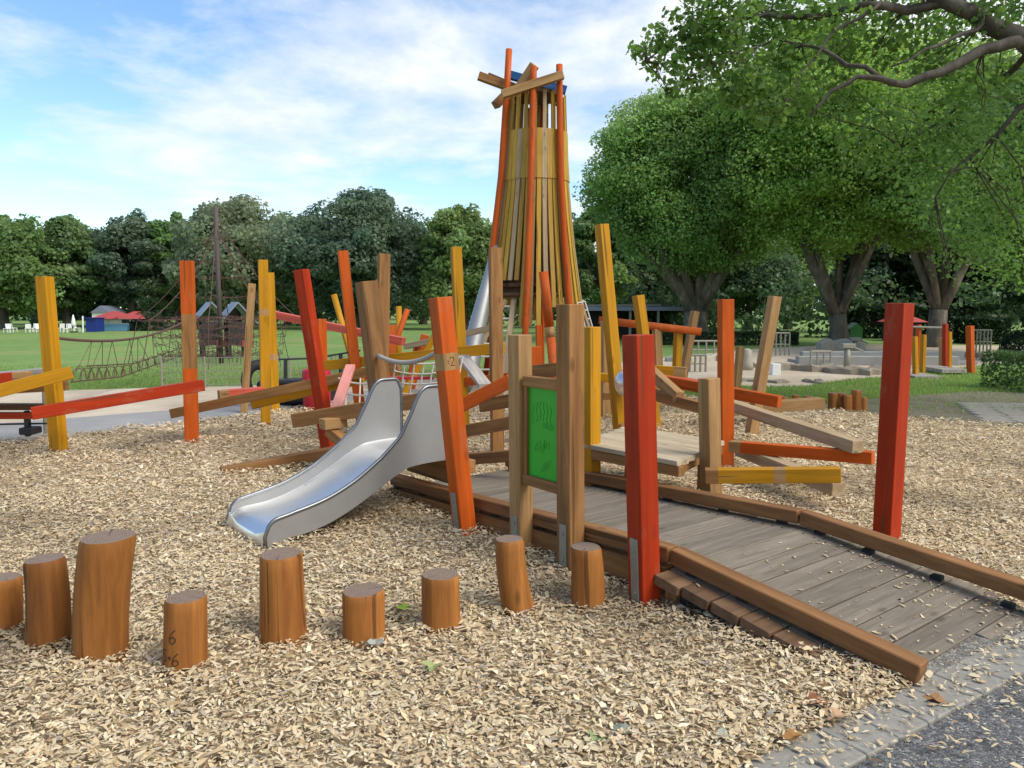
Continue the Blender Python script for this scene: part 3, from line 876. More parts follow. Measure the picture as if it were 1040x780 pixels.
# ------------------------------------------------------------------ hedges and bushes
def hedge(name, label, cat, c0, c1, h, depth, n, leaf, col, seed, group=None, rounded=False):
    rs = np.random.default_rng(seed)
    A, B = Vector(c0), Vector(c1)
    root = empty(name, (A + B) / 2, label, cat, group)
    d = (B - A); L = max(d.length, 0.01)
    dn = d.normalized() if d.length > .02 else Vector((1, 0, 0)); pn = Vector((-dn.y, dn.x, 0))
    if rounded:
        dd = rs.normal(size=(n, 3)); dd /= np.linalg.norm(dd, axis=1, keepdims=True)
        dd[:, 2] = np.abs(dd[:, 2])
        r = rs.uniform(.6, 1.0, (n, 1)) ** .4
        pts = np.array((A + B) / 2) + dd * r * np.array([depth / 2, depth / 2, h]); nr = dd
    else:
        u, v, w = rs.uniform(0, L, n), rs.uniform(-1, 1, n), rs.uniform(0, 1, n)
        face = rs.integers(0, 5, n)
        v = np.where(face == 0, -1 + rs.uniform(0, .2, n), v); v = np.where(face == 1, 1 - rs.uniform(0, .2, n), v)
        w = np.where((face == 2) | (face == 4), 1 - rs.uniform(0, .15, n), w); u = np.where(face == 3, np.where(rs.uniform(size=n) < .5, rs.uniform(0, .15, n), L - rs.uniform(0, .15, n)), u)
        v = v * depth / 2 * (1 + .06 * np.sin(u * 7)); w = w * h * (1 + .05 * np.sin(u * 5.1))
        pts = np.array(A)[None] + u[:, None] * np.array(dn) + v[:, None] * np.array(pn) + w[:, None] * np.array([0, 0, 1.0])
        nr = rs.normal(size=(n, 3)) + np.array([0, 0, .4])
    cols = np.array(col) * rs.uniform(.6, 1.4, (n, 1))
    leaves_mesh('foliage', pts, nr + rs.normal(size=(n, 3)) * .6, leaf, cols, root, root.location, rs=rs)
    k = max(1, min(12, int(L / .6)))
    for i in range(k):
        p = A.lerp(B, (i + .5) / k); mb = MB()
        mb.tube([p + Vector((0, 0, -.1)), p + Vector((.03, 0, h * .5)), p + Vector((-.04, .03, h * .9))], [.03, .02, .006], 6)
        mb.build('stem', 'bark', root)
    return root
g0 = lambda px, Y: Vector((at(px, 400, Y).x, Y, 0))
hedge('clipped_hedge', 'long clipped hedge at the far side of the grass below the big trees', 'hedge', g0(670, 33), g0(806, 33), 0.55, 0.8, 9000, 0.10, (0.05, 0.085, 0.038), 61)
hedge('clipped_hedge', 'near clipped box hedge block cut off by the right edge of the photo', 'hedge', g0(1030, 14.6), Vector((15, 16.6, 0)), 0.72, 1.5, 14000, 0.06, (0.075, 0.135, 0.045), 62)
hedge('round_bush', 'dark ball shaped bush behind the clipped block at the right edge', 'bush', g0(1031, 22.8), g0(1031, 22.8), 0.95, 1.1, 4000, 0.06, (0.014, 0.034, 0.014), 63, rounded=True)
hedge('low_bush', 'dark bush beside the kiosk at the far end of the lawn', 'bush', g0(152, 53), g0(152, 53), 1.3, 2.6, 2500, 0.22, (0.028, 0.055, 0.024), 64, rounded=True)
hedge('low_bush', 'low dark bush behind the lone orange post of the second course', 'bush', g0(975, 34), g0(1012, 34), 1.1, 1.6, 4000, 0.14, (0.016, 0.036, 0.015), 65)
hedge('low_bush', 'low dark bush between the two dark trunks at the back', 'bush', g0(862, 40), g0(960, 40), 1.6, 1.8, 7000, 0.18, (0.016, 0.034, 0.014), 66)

# ------------------------------------------------------------------ grass blades where the lawn is close enough to show them
n = 150000
gy = rng.uniform(11.5, 22.0, n); gx = rng.uniform(-.1, .80, n) * gy + 1.0
gy2 = rng.uniform(15.0, 21.0, 60000); gx2 = -rng.uniform(0.0, .72, 60000) * gy2
gx, gy = np.concatenate([gx, gx2]), np.concatenate([gy, gy2])
pz = lambda L: [Vector((p[0], p[1], 0)) for p in L]
k = ~in_poly(gx, gy, chip_poly) & ~in_poly(gx, gy, pz(sandR)) & ~in_poly(gx, gy, pz(sandL)) & ~in_poly(gx, gy, pz(pathL))
er = in_poly(gx, gy, pz(EARTH)); k &= ~er | (rng.uniform(size=len(gx)) < .10)
k &= rng.uniform(size=len(gx)) < np.clip((21.5 - gy) / 6.0, 0, 1)
gx, gy = gx[k], gy[k]; n = len(gx)
hh = rng.uniform(.025, .065, n); ya = rng.uniform(0, 6.28, n); lx, ly = rng.normal(0, .022, n), rng.normal(0, .022, n); wv_ = rng.uniform(.004, .009, n)
dx, dy_ = np.cos(ya) * wv_, np.sin(ya) * wv_
V = np.stack([np.stack([gx - dx, gy - dy_, np.zeros(n)], 1), np.stack([gx + dx, gy + dy_, np.zeros(n)], 1), np.stack([gx + lx + dx * .3, gy + ly + dy_ * .3, hh], 1), np.stack([gx + lx - dx * .3, gy + ly - dy_ * .3, hh], 1)], 1).reshape(-1, 3)
tone = .75 + .35 * np.sin(gx * .8 + 2 * np.sin(gy * .5)) * np.sin(gy * 1.1)
gc = np.array((0.20, 0.315, 0.088)) * rng.uniform(.65, 1.3, (n, 1)) * (0.85 + .2 * tone[:, None])
dryb = rng.uniform(size=n) < .12; gc[dryb] = np.array((.30, .27, .12))
tag(big_mesh('grass', V, (np.arange(n) * 4)[:, None] + np.arange(4)[None], 'leaves', np.repeat(gc, 4, axis=0)), kind='stuff')
# ------------------------------------------------------------------ ramp bridge
BD = Vector((-0.612, 0.791, 0)).normalized(); BW = Vector((0.791, 0.612, 0)).normalized(); BR = Vector((-0.67, 0.742, 0)).normalized()
N1 = Vector((0.87, 4.01, 0)); WID = 1.22; RL = 1.24; DL = 3.05
def dz(s):            # deck top along the axis; s<0 is the ramp
    return 0.215 - 0.045 * s if s >= 0 else max(0.012, 0.215 + s * (0.195 / RL))
def bp(s, t, up=0.0):
    p = N1 + (BD if s >= 0 else BR) * s + BW * t
    return Vector((p.x, p.y, dz(s) + up))
bridge = empty('ramp_bridge', (N1.x, N1.y, 0), 'grey boarded ramp bridge with low brown timber side rails rising out of the wood chips', 'bridge')
s = -RL - 0.426 - 0.014; i = 0
while s < DL:
    bw = min(0.168, DL - s) if s >= 0 else 0.168
    if s < 0 and s + bw > -0.02: bw = -s
    if bw < 0.03: s += bw; continue
    m_ = s + bw / 2
    t0 = -0.040 if s < -0.05 else 0.020
    if -RL <= s < -0.05:
        lz = -0.030 + random.uniform(-.004, .004)
        timber('ledge_block', bp(m_, -0.165 + random.uniform(-.008, .008), lz), bp(m_, -0.045, lz), bw - 0.006, 0.055, 'wood_ledge', bridge, xdir=bp(m_ - .01, .5) - bp(m_ + .01, .5), ch=0.006)
    if s < -RL - .01: t0 = WID - .25 + max(0, s + RL + .44) * -1.0 + .10
    zz = random.uniform(-.002, .002)
    A, B = bp(m_, t0, -0.02 + zz), bp(m_, WID + 0.12, -0.02 + zz)
    timber('deck_board', A, B, bw - 0.007, 0.04, 'deck_wood', bridge, xdir=bp(m_ - .01, .5) - bp(m_ + .01, .5), ch=0.003)
    s += bw
for (t, nm) in ((0.0, 'n'), (WID, 'f')):
    lift = 0.068
    timber('side_rail', bp(-RL - (0.02 if t == 0 else .55), t, lift), bp(-0.005, t, lift), 0.095, 0.085, 'wood_rail', bridge, ch=0.006)
    timber('side_rail', bp(0.005, t, lift), bp(DL, t, lift), 0.095, 0.085, 'wood_rail', bridge, ch=0.006)
    for q in (-1.15, -0.8, -0.42, -0.12, 0.14, 0.6, 1.1, 1.6, 2.1, 2.6, 3.0):
        p = bp(q, t, 0.012); MB().box(p, (0.06, 0.05, 0.026), 0, math.atan2(BD.y, BD.x), .003).build('spacer_block', 'black_rubber', bridge)
    off = -0.020 if t == 0 else WID + 0.13
    timber('edge_beam', bp(0.02, off, -0.075), bp(DL, off, -0.075), 0.07, 0.15, 'wood_brown', bridge)
for t in (-0.06, WID + 0.05):                 # skirt plates below the ramp
    mb = MB(); L = []
    q0, q1 = bp(-0.02, t, -0.043), bp(-RL + 0.1, t, -0.043)
    off = BW * 0.012
    b0, b1 = Vector((q0.x, q0.y, -.05)), Vector((q1.x, q1.y, -.05))
    for (a_, b_, c_, d_) in ((q0 - off, q1 - off, b1 - off, b0 - off), (q1 + off, q0 + off, b0 + off, b1 + off), (q0 + off, q1 + off, q1 - off, q0 - off), (q0 - off, b0 - off, b0 + off, q0 + off)):
        mb.poly((a_, b_, c_, d_))
    mb.build('skirt_plate', 'dark_metal', bridge)
timber('cross_beam', bp(-0.06, -0.1, -0.115), bp(-0.06, WID + .1, -0.115), 0.08, 0.12, 'wood_brown', bridge)
timber('cross_beam', bp(1.5, 0.02, -0.11), bp(1.5, WID - .02, -0.11), 0.08, 0.12, 'wood_brown', bridge)
timber('cross_beam', bp(DL - .08, 0.05, -0.11), bp(DL - .08, WID - .02, -0.11), 0.08, 0.12, 'wood_brown', bridge)
mb = MB()                                     # screw heads along the boards
s = -RL
while s < DL:
    for t in (0.11, WID - 0.10):
        for q in (s + 0.035, s + 0.105):
            if abs(q) < .02: continue
            p = bp(q, t, 0.001); mb.tube([p, p + Vector((0, 0, 0.0025))], 0.006, 6)
    s += 0.142
sc_ = mb.build('screw_heads', 'dark_metal', bridge); sc_['kind'] = 'stuff'

def bracket(o, side_px=None, w=0.05, h=0.35, off=(-0.06, -0.03)):
    """flat galvanised shoe with two bolts, screwed to the left face of a post"""
    A, B = Vector(o['_A']), Vector(o['_B']); z = (B - A).normalized()
    m = FRAMES[o.name].to_3x3(); x, y, z = m.col[0], m.col[1], m.col[2]
    k = 0.25 / z.z
    base = A + z * (k - 0.10)
    hw = o['_w'] / 2
    c0 = base - x * (hw + 0.004)
    mb = MB().bar(c0, c0 + z * (h + 0.1), 0.008, 0.062, xdir=x, ch=.002)
    br = mb.build('steel_shoe', 'galvanised')
    inv = FRAMES[o.name].inverted()
    br.parent = o; br.matrix_basis = inv
    for q in (0.17, h + .04):
        c = base + z * q - x * (hw + .008)
        bo = MB().tube([c, c - x * 0.008], 0.012, 8).build('bolt', 'galvanised')
        bo.parent = br; bo.matrix_basis = Matrix.Identity(4)
    return br

W3 = ['paint_orange', 'wood_light']
p_red = post((655, 612), (648, 340), 'paint_red', 'thick red post with a steel shoe at the kink of the ramp bridge', 0.12, a=30)
p_red['_w'] = 0.12; bracket(p_red, h=0.36)
p_org = post((472, 538), (447, 302), ['paint_vermilion', 'wood_light', 'paint_vermilion'], 'leaning orange post with a bare wood ring inked 2 beside the slide', 0.122, a=36,
             segs=[(0.735, 0), (0.797, 1), (1.0, 0)])
p_org['_w'] = 0.122; bracket(p_org, h=0.28)
# the ink 2 on the right face of the bare ring
A, B = Vector(p_org['_A']), Vector(p_org['_B']); fr = FRAMES[p_org.name].to_3x3(); ox, oy, oz = fr.col[0], fr.col[1], fr.col[2]
TWO = [(-.30, .32), (-.18, .46), (.02, .50), (.20, .42), (.24, .22), (.12, -.02), (-.08, -.26), (-.28, -.46), (-.02, -.42), (.14, -.48), (.32, -.44)]
SIX = [(.22, .50), (.02, .36), (-.16, .10), (-.24, -.18), (-.16, -.42), (.04, -.50), (.22, -.36), (.24, -.14), (.08, .0), (-.10, -.06), (-.22, -.22)]
FIVE = [(.25, .5), (-.18, .5), (-.22, .08), (.02, .14), (.22, -.02), (.24, -.26), (.08, -.46), (-.2, -.46)]
PLUS = [[(-.18, 0), (.18, 0)], [(0, .2), (0, -.2)]]
cpt = A.lerp(B, 0.766) - oy * (0.061 + 0.001)
mb = MB()
mb.tube([cpt + ox * (x_ * .055 + .006) + oz * (y_ * .062) for x_, y_ in TWO], 0.0024, 5)
mb.tube([cpt + ox * -.030 + oz * .006, cpt + ox * -.022 + oz * .003], 0.003, 5)
mb.tube([cpt + ox * -.028 + oz * -.012, cpt + ox * -.021 + oz * -.010], 0.002, 5)
num = mb.build('inked_number', 'marker_ink')
num.parent = p_org; num.matrix_basis = FRAMES[p_org.name].inverted()

# ------------------------------------------------------------------ play panel between two posts
p1b, p2b = ground(530, 556), ground(580, 577)
panel = empty('relief_sign', ((p1b.x + p2b.x) / 2, (p1b.y + p2b.y) / 2, 0), 'green relief board framed between two brown posts on the near side of the bridge', 'play panel')
P1T, P2T = at(528, 340, p1b.y), at(579, 309, p2b.y)
xd = (math.cos(R(38)), math.sin(R(38)), 0)
for (b_, t_, w_) in ((p1b, P1T, 0.112), (p2b, P2T, 0.12)):
    A, B = b_ - Vector((0, 0, .25)), t_
    po = timber('post', A, B, w_, w_, 'wood_brown' if w_ > .115 else 'wood_light', panel, xdir=xd)
    x, y, z = frame_of(A, B, xd).to_3x3().col
    c = b_ - x * (w_ / 2 + .004) + Vector((0, 0, -.08))
    mb = MB().bar(c, c + z * (0.36 if w_ > .115 else .30), 0.008, 0.06, xdir=x, ch=.002)
    br = mb.build('steel_shoe', 'galvanised', panel)
    for q in (0.15, .31 if w_ > .115 else .26):
        cc = c + z * q - x * .004; bo = MB().tube([cc, cc - x * .008], 0.012, 8).build('bolt', 'galvanised')
        bo.parent = br; bo.matrix_basis = Matrix.Translation(-panel.location)
pd = (p2b - p1b).normalized(); plen = (p2b - p1b).length
pn = Vector((pd.y, -pd.x, 0))
if pn.y > 0: pn = -pn
def pp(u, z, o=0.0): return Vector((p1b.x, p1b.y, 0)) + pd * (plen * u) + Vector((0, 0, z)) + pn * o
zt1, zt2 = 1.6 - (386 - 312) * p1b.y / F, 1.6 - (392 - 312) * p2b.y / F
zb1 = 1.6 - (484 - 312) * p1b.y / F
ztop = (zt1 + zt2) / 2; zbot = zb1
timber('frame_rail', pp(0.13, ztop, .012), pp(0.87, ztop, .012), 0.07, 0.065, 'wood_brown', panel)
timber('frame_rail', pp(0.13, zbot - .01, .012), pp(0.87, zbot - .01, .012), 0.07, 0.065, 'wood_brown', panel)
for u in (0.185, 0.86):
    timber('frame_stile', pp(u, zbot + .022, .012), pp(u, ztop - .033, .012), 0.066, 0.03, 'wood_brown', panel, xdir=pn)
c = (pp(.5, (ztop + zbot) / 2, .014))
mb = MB().bar(pp(.5, zbot + .023, .014), pp(.5, ztop - .034, .014), plen * .64, 0.02, xdir=pd, ch=.002)
board = mb.build('relief_board', 'green_plastic', panel)
mb = MB(); hh = ztop - zbot - .06; ww = plen * .60
def gline(pts):
    mb.tube([pp(.5, zbot + .03 + v * hh, .0245) + pd * ((u - .5) * ww) for u, v in pts], 0.0022, 5)
for k in range(6):                            # fingerprint like wavy grooves in three patches
    gline([(0.18 + k * .115 + .03 * math.sin(q * 2.3 + k), 0.86 - q * .055 - .02 * abs(k - 2.5)) for q in range(5)])
for k in range(3):
    gline([(.50 + q * .09, .60 - k * .022 + .012 * math.sin(q * 1.7)) for q in range(5)])
for k in range(5):
    gline([(.22 + k * .07 + q * .035, .28 + q * .034 + .01 * math.sin(q + k)) for q in range(4 + k % 2)])
for k in range(4):
    gline([(.50 + q * .07 - k * .02, .14 - k * .028 + q * .018) for q in range(5)])
for k in range(3):
    gline([(.55 + k * .08, .42 - q * .03) for q in range(4)])
gl = mb.build('groove_lines', 'green_groove', panel)

# ------------------------------------------------------------------ slide
sl_d = Vector((0.77, 0.63, 0)).normalized(); sl_n = Vector((-sl_d.y, sl_d.x, 0))
SW = 0.68; S0 = Vector((-1.83, 5.17, 0)); SL = 1.45
slide = empty('slide', (S0.x, S0.y, 0), 'short stainless steel slide with high flared cheeks running down into the wood chips', 'slide')
def interp(xs_, ys_, x):
    # smooth piecewise (Catmull) interpolation
    n = len(xs_)
    for i in range(n - 1):
        if x <= xs_[i + 1] or i == n - 2:
            t = (x - xs_[i]) / (xs_[i + 1] - xs_[i])
            p0 = ys_[i - 1] if i > 0 else ys_[i]; p3 = ys_[i + 2] if i < n - 2 else ys_[i + 1]
            p1, p2 = ys_[i], ys_[i + 1]
            m1 = (p2 - p0) / 2; m2 = (p3 - p1) / 2
            t2, t3 = t * t, t * t * t
            return (2*t3 - 3*t2 + 1) * p1 + (t3 - 2*t2 + t) * m1 + (-2*t3 + 3*t2) * p2 + (t3 - t2) * m2
BX = [0, .08, .3, .52, .78, 1.05, 1.19, 1.45]; BZ = [.085, .135, .155, .215, .335, .475, .505, .51]
TX = [0, .06, .2, .44, .66, .87, 1.03, 1.13, 1.19, 1.24, 1.27]; TZ = [.15, .205, .235, .29, .385, .52, .66, .83, .95, 1.00, 1.01]
bed = lambda u: interp(BX, BZ, u)
def rim(u):
    return interp(TX, TZ, u) if u <= 1.27 else 1.012 if u < 1.39 else 1.012 - 0.05 * ((u - 1.39) / .06) ** 2
def sp(u, v, z): return S0 + sl_d * u + sl_n * (v * SW / 2) + Vector((0, 0, z))
US = [SL * i / 60 for i in range(61)]
mb = MB(); rows = []
for u in US:                                   # bed with coved edges
    b = bed(u); cv = 0.035
    rows.append([sp(u, v, b + zz_) for v, zz_ in ((1.0, .012), (.975, .003), (.94, .0), (.5, -.001), (0, -.002), (-.5, -.001), (-.94, .0), (-.975, .003), (-1.0, .012))])
mb.grid(rows)
rows = [[p + Vector((0, 0, -0.03)) for p in reversed(r_)] for r_ in rows]
mb.grid(rows)
fr_ = [sp(0, v, 0.0) for v in (1, .5, 0, -.5, -1)]
mb.grid([[sp(0.0, v, bed(0) + .05 * (abs(v) > .99)) for v in (1, .5, 0, -.5, -1)], [sp(-.018, v, bed(0) - .03) for v in (1, .5, 0, -.5, -1)], [sp(0.0, v, -.05) for v in (1, .5, 0, -.5, -1)]])
mb.build('chute', 'steel', slide, smooth=True)
for sgn in (1, -1):
    mb = MB()
    outer = 1.0 + 0.02; rows_in, rows_out = [], []
    for u in US:
        b, t = bed(u), rim(u)
        lo = max(b - 0.075, -.03) if u > .15 else -.03
        splay = 0.10 * max(0, (u - .9) / .46) ** 1.5 * 0
        K = 6
        rows_in.append([sp(u, sgn * 1.0, lo + (t - lo) * k / K) for k in range(K + 1)])
        rows_out.append([sp(u, sgn * 1.014, lo + (t - lo) * k / K) for k in range(K + 1)])
    if sgn > 0: mb.grid(rows_in); mb.grid([list(reversed(r_)) for r_ in rows_out])
    else: mb.grid([list(reversed(r_)) for r_ in rows_in]); mb.grid(rows_out)
    mb.grid([[rows_in[i][0], rows_out[i][0]] for i in range(len(US))])
    mb.grid([[rows_in[-1][k], rows_out[-1][k]] for k in range(7)])
    mb.build('cheek', 'steel_matt', slide, smooth=True)
    mb = MB()
    pts = [sp(u, sgn * 1.007, rim(u)) for u in US[1:-1]]
    pts = [sp(0.0, sgn * 1.007, .03), sp(-.004, sgn * 1.007, .10)] + pts + [sp(SL, sgn * 1.007, .96 - .03), sp(SL + .003, sgn * 1.007, .85), sp(SL + .003, sgn * 1.007, .56)]
    mb.tube(pts, 0.0135, 10)
    mb.build('rim_tube', 'steel_rim', slide, smooth=True)
# timbers carrying the slide head
pA, pB = sp(1.52, 1.1, .40), sp(1.52, -1.6, .40)
timber('timber_rail', pA, pB, 0.09, 0.10, 'wood_brown', None, None, None, 'brown cross timber carrying the head of the slide', 'beam', BEAMS)
timber('timber_rail', sp(1.53, .9, .30), sp(1.53, -1.3, .30), 0.11, 0.13, 'wood_brown', None, None, None, 'low brown step timber just behind the head of the slide', 'beam', BEAMS)
# ------------------------------------------------------------------ posts
post((60, 458), (45, 281), 'paint_yellow', 'yellow post holding the grey stepping board at the left edge', 0.13, a=80)
post((195, 447), (190, 265), ['paint_vermilion', 'wood_brown'], 'post painted orange at both ends with a bare middle, behind the long red beam', 0.14, a=12, segs=[(0.47, 0), (0.74, 1), (1.0, 0)])
post((248, 417), (256, 288), 'wood_light', 'thin bare post leaning right between the half orange post and the tall yellow pair', 0.105, a=15)
post((270, 430), (267, 264), ['paint_yellow', 'wood_light'], 'front yellow post of the close pair, with a bare ring halfway up', 0.12, a=22, segs=[(.70, 0), (.735, 1), (1, 0)])
post((280, 420), (274, 277), ['paint_yellow', 'wood_light'], 'rear yellow post of the close pair, shorter and with a low bare ring', 0.12, Y=11.8, a=22, segs=[(.44, 0), (.48, 1), (1, 0)])
post((334, 457), (306, 274), 'paint_red', 'dark red leaning post whose foot stands beside the slide head beams', 0.125, a=68)
post((329, 400), (327, 324), 'paint_vermilion', 'short orange red post carrying the far pink rail', 0.13, Y=12.6, a=20)
post((352, 346), (339, 299), 'paint_yellow', 'thin round yellow pole leaning left behind the tall red post', 0.12, Y=15.5, round_=True)
post((366, 420), (348, 255), 'paint_vermilion', 'tall orange red post, tallest of the cluster left of the slide', 0.12, Y=9.4, a=18)
post((386, 400), (372, 286), 'wood_brown', 'thick brown post directly behind the left cheek of the slide, holding the hammock rope', 0.165, Y=7.3, a=34)
post((388, 400), (390, 258), 'wood_brown', 'tall slim brown post rising right behind the thick brown post', 0.13, Y=9.2, a=20)
post((469, 380), (463, 251), 'paint_yellow', 'tall ochre yellow post behind the orange post with the 2', 0.115, Y=9.2, a=18)
post((505, 461), (503, 252), 'wood_brown', 'tall straight brown post in front of the lookout tower foot', 0.125, a=14)
post((600, 470), (600, 332), 'paint_yellow', 'yellow post tucked against the right side of the taller panel post', 0.12, Y=6.35, a=38)
post((722, 500), (720, 384), 'wood_light', 'stout bare post at the platform corner with the yellow beam bolted to it', 0.12, Y=5.85, a=28)
q_ = post((737, 470), (737, 304), 'paint_vermilion', 'orange post with a grey steel foot just behind the bare platform corner post', 0.125, Y=7.6, a=8)
q_['_w'] = 0.125; bracket(q_, h=.3)
post((763, 441), (787, 301), 'wood_light', 'long bare post leaning right, standing in the chips beyond the orange post', 0.12, a=14)
post((748, 396), (752, 352), 'wood_light', 'short slanting bare post at the edge of the grass', 0.12, Y=14.6, a=14)
post((900, 549), (914, 308), 'paint_red', 'big lone red post beyond the far rail of the ramp', 0.128, a=34)
post((630, 440), (611, 228), 'paint_yellow', 'very tall yellow post leaning left beside the front red post', 0.115, Y=8.4, a=28)
post((616, 422), (617, 326), 'wood_light', 'bare post standing behind the very tall yellow leaning post', 0.17, a=12)
post((656, 360), (648, 300), 'paint_yellow', 'short yellow post end peeking above the front red post', 0.12, Y=10.2, a=26)
post((669, 390), (667, 334), 'wood_light', 'bare support under the salmon pole', 0.12, Y=12.3, a=16)
post((687, 385), (689, 331), 'paint_yellow', 'slim yellow support under the right end of the salmon pole', 0.11, Y=12.3, a=20)
post((692, 392), (706, 316), 'wood_light', 'slim bare post leaning right past the end of the salmon pole', 0.11, Y=12.8, a=20)
post((562, 370), (552, 276), ['paint_vermilion', 'wood_light'], 'round orange pole with a bare ring leaning in front of the lookout tower', 0.13, Y=10.5, round_=True, segs=[(.62, 0), (.68, 1), (1, 0)])
post((548, 380), (547, 330), 'paint_vermilion', 'short orange post stub left of the taller panel post', 0.07, Y=9.8, a=10)
post((543, 400), (542, 352), 'paint_vermilion', 'wide orange upright board behind the top of the panel', 0.16, Y=8.6, a=4)
post((405, 362), (405, 311), 'paint_yellow', 'distant upright yellow pole behind the hammock net', 0.12, Y=16.0, round_=True)
post((396, 362), (414, 314), 'paint_vermilion', 'distant orange pole slanting right across the yellow pole', 0.12, Y=15.6, round_=True)
post((398, 364), (398, 330), 'paint_orange', 'distant short orange post below the crossed poles', 0.15, Y=15.0, a=10)
post((425, 366), (432, 340), 'paint_orange', 'distant stubby orange post slanting just left of the inked orange post', 0.15, Y=15.0, a=10)
post((421, 366), (425, 349), 'paint_orange', 'lowest of the distant orange stubs left of the inked orange post', 0.14, Y=14.6, a=10)
post((447, 330), (461, 303), 'paint_yellow', 'yellow stub showing at the right edge of the inked orange post top', 0.09, Y=12.0, a=10)

# ------------------------------------------------------------------ beams
beam((32, 420), 7.75, (207, 391), 8.65, 0.125, 'paint_red', 'long red beam tied across the left yellow post and the half orange post', 0.09)
beam((-60, 412), 7.5, (73, 378), 8.0, 0.13, 'paint_yellow', 'yellow beam under the grey stepping board at the left edge', 0.08)
beam((-60, 398), 8.6, (68, 391), 8.75, 0.12, 'wood_brown', 'bare brown beam crossing behind the left yellow post', 0.10)
beam((-40, 388), 8.1, (31, 383), 8.2, 0.13, ['paint_red', 'wood_light'], 'red beam end with a bare tip below the grey stepping board', 0.12, segs=[(.78, 0), (1, 1)])
beam((-60, 386), 8.6, (57, 375), 8.9, 0.05, 'wood_grey', 'weathered grey stepping board laid over the yellow beam', 0.34, cat='board')
beam((175, 420), 9.35, (405, 371), 8.75, 0.115, 'wood_brown', 'long bare brown beam sloping up from the half orange post to the thick brown post', 0.10)
beam((257, 411), 9.5, (368, 385), 8.95, 0.11, 'paint_yellow', 'yellow beam running just below the long bare brown beam', 0.09)
beam((222, 402), 9.3, (268, 398), 9.6, 0.13, ['wood_light', 'paint_faded'], 'short red beam stub with a bare end lying on the long brown beam', 0.12, segs=[(.2, 0), (1, 1)])
beam((225, 481), 7.2, (372, 454), 7.9, 0.12, 'wood_brown', 'low brown balance beam lying just above the chips left of the slide', 0.12)
beam((299, 427), 7.35, (455, 402), 6.9, 0.135, 'wood_brown', 'brown beam passing behind the slide from the dark red post to the inked orange post', 0.10)
beam((327, 431), 7.1, (350, 428), 7.25, 0.10, 'wood_light', 'small bare block bolted under the beam at the dark red post', 0.12)
beam((335, 437), 7.2, (368, 466), 6.9, 0.10, 'wood_brown', 'short brown brace dropping from the dark red post to the slide', 0.10)
beam((322, 372), 9.6, (512, 353), 8.9, 0.125, 'paint_yellow', 'long yellow rail from the dark red post to the tall straight brown post', 0.08)
beam((356, 372), 8.7, (341, 417), 7.5, 0.05, 'paint_red_glare', 'red plank coloured with sky glare leaning from the yellow rail down to the brown beam', 0.105, cat='board')
beam((398, 448), 6.95, (520, 386), 6.6, 0.115, 'paint_vermilion', 'orange beam rising past the inked orange post to the panel', 0.10)
beam((455, 441), 6.3, (532, 427), 5.75, 0.10, 'wood_brown', 'brown rung between the inked orange post and the shorter panel post', 0.09)
beam((476, 466), 6.9, (530, 462), 6.6, 0.10, 'wood_rail', 'dark low beam behind the shorter panel post', 0.09)
beam((470, 362), 8.3, (493, 392), 7.3, 0.04, 'wood_grey', 'weathered grey plank leaning right of the inked orange post', 0.13, cat='board')
beam((490, 412), 7.9, (535, 404), 7.4, 0.13, 'wood_brown', 'brown crosspiece bolted to the tall straight brown post', 0.10)
beam((470, 388), 9.2, (565, 378), 8.6, 0.10, 'paint_vermilion', 'orange rail seen through the gap left of the panel', 0.08)
beam((536, 378), 7.6, (600, 372), 7.2, 0.13, 'wood_brown', 'brown beam behind the top rail of the panel', 0.10)
beam((555, 398), 9.2, (596, 396), 9.2, 0.09, 'wood_brown', 'short brown beam behind the taller panel post', 0.10)
# right cluster
beam((716, 483), 5.62, (853, 482), 5.42, 0.105, ['wood_brown', 'paint_yellow', 'wood_light'], 'yellow beam with a bare ring bolted level to the platform corner post', 0.10, segs=[(.10, 0), (.515, 1), (.60, 2), (1, 1)])
beam((742, 453), 6.9, (887, 465), 6.15, 0.10, ['wood_light', 'paint_vermilion'], 'low orange beam with a bare end pointing at the big lone red post', 0.10, segs=[(.09, 0), (1, 1)])
beam((735, 409), 8.3, (872, 454), 6.15, 0.105, 'wood_pale', 'long weathered beam sloping down onto the low orange beam', 0.115)
beam((752, 457), 7.1, (852, 497), 5.75, 0.10, 'wood_pale', 'weathered beam passing under the yellow beam and ending in the chips', 0.12)
beam((640, 380), 9.6, (792, 408), 8.2, 0.125, 'paint_vermilion', 'long orange beam sloping down from the front red post past the orange post', 0.10)
beam((635, 393), 9.8, (735, 420), 8.0, 0.12, 'wood_brown', 'brown beam sloping below the long orange beam', 0.10)
beam((722, 417), 10.2, (834, 409), 10.4, 0.14, 'wood_light', 'pale plank beam on a small steel foot near the grass', 0.2)
beam((655, 372), 9.7, (690, 404), 8.7, 0.14, 'wood_light', 'short bare brace crossing the long orange beam', 0.10)
beam((648, 375), 10.4, (697, 378), 10.2, 0.13, ['paint_yellow', 'wood_light'], 'short yellow rail with a bare tip behind the front red post', 0.10, segs=[(.75, 0), (1, 1)])
beam((690, 387), 10.4, (728, 394), 10.0, 0.12, 'paint_faded', 'faded red beam behind the platform corner post', 0.10)
beam((600, 382), 9.0, (640, 386), 8.9, 0.10, 'paint_yellow', 'yellow rail between the yellow panel neighbour and the tall leaning post', 0.10)
beam((612, 402), 9.4, (640, 402), 9.4, 0.09, 'wood_brown', 'brown rail low behind the very tall yellow leaning post', 0.09)
beam((625, 408), 8.7, (640, 455), 8.1, 0.10, 'wood_brown', 'brown brace running down beside the very tall yellow leaning post', 0.10)
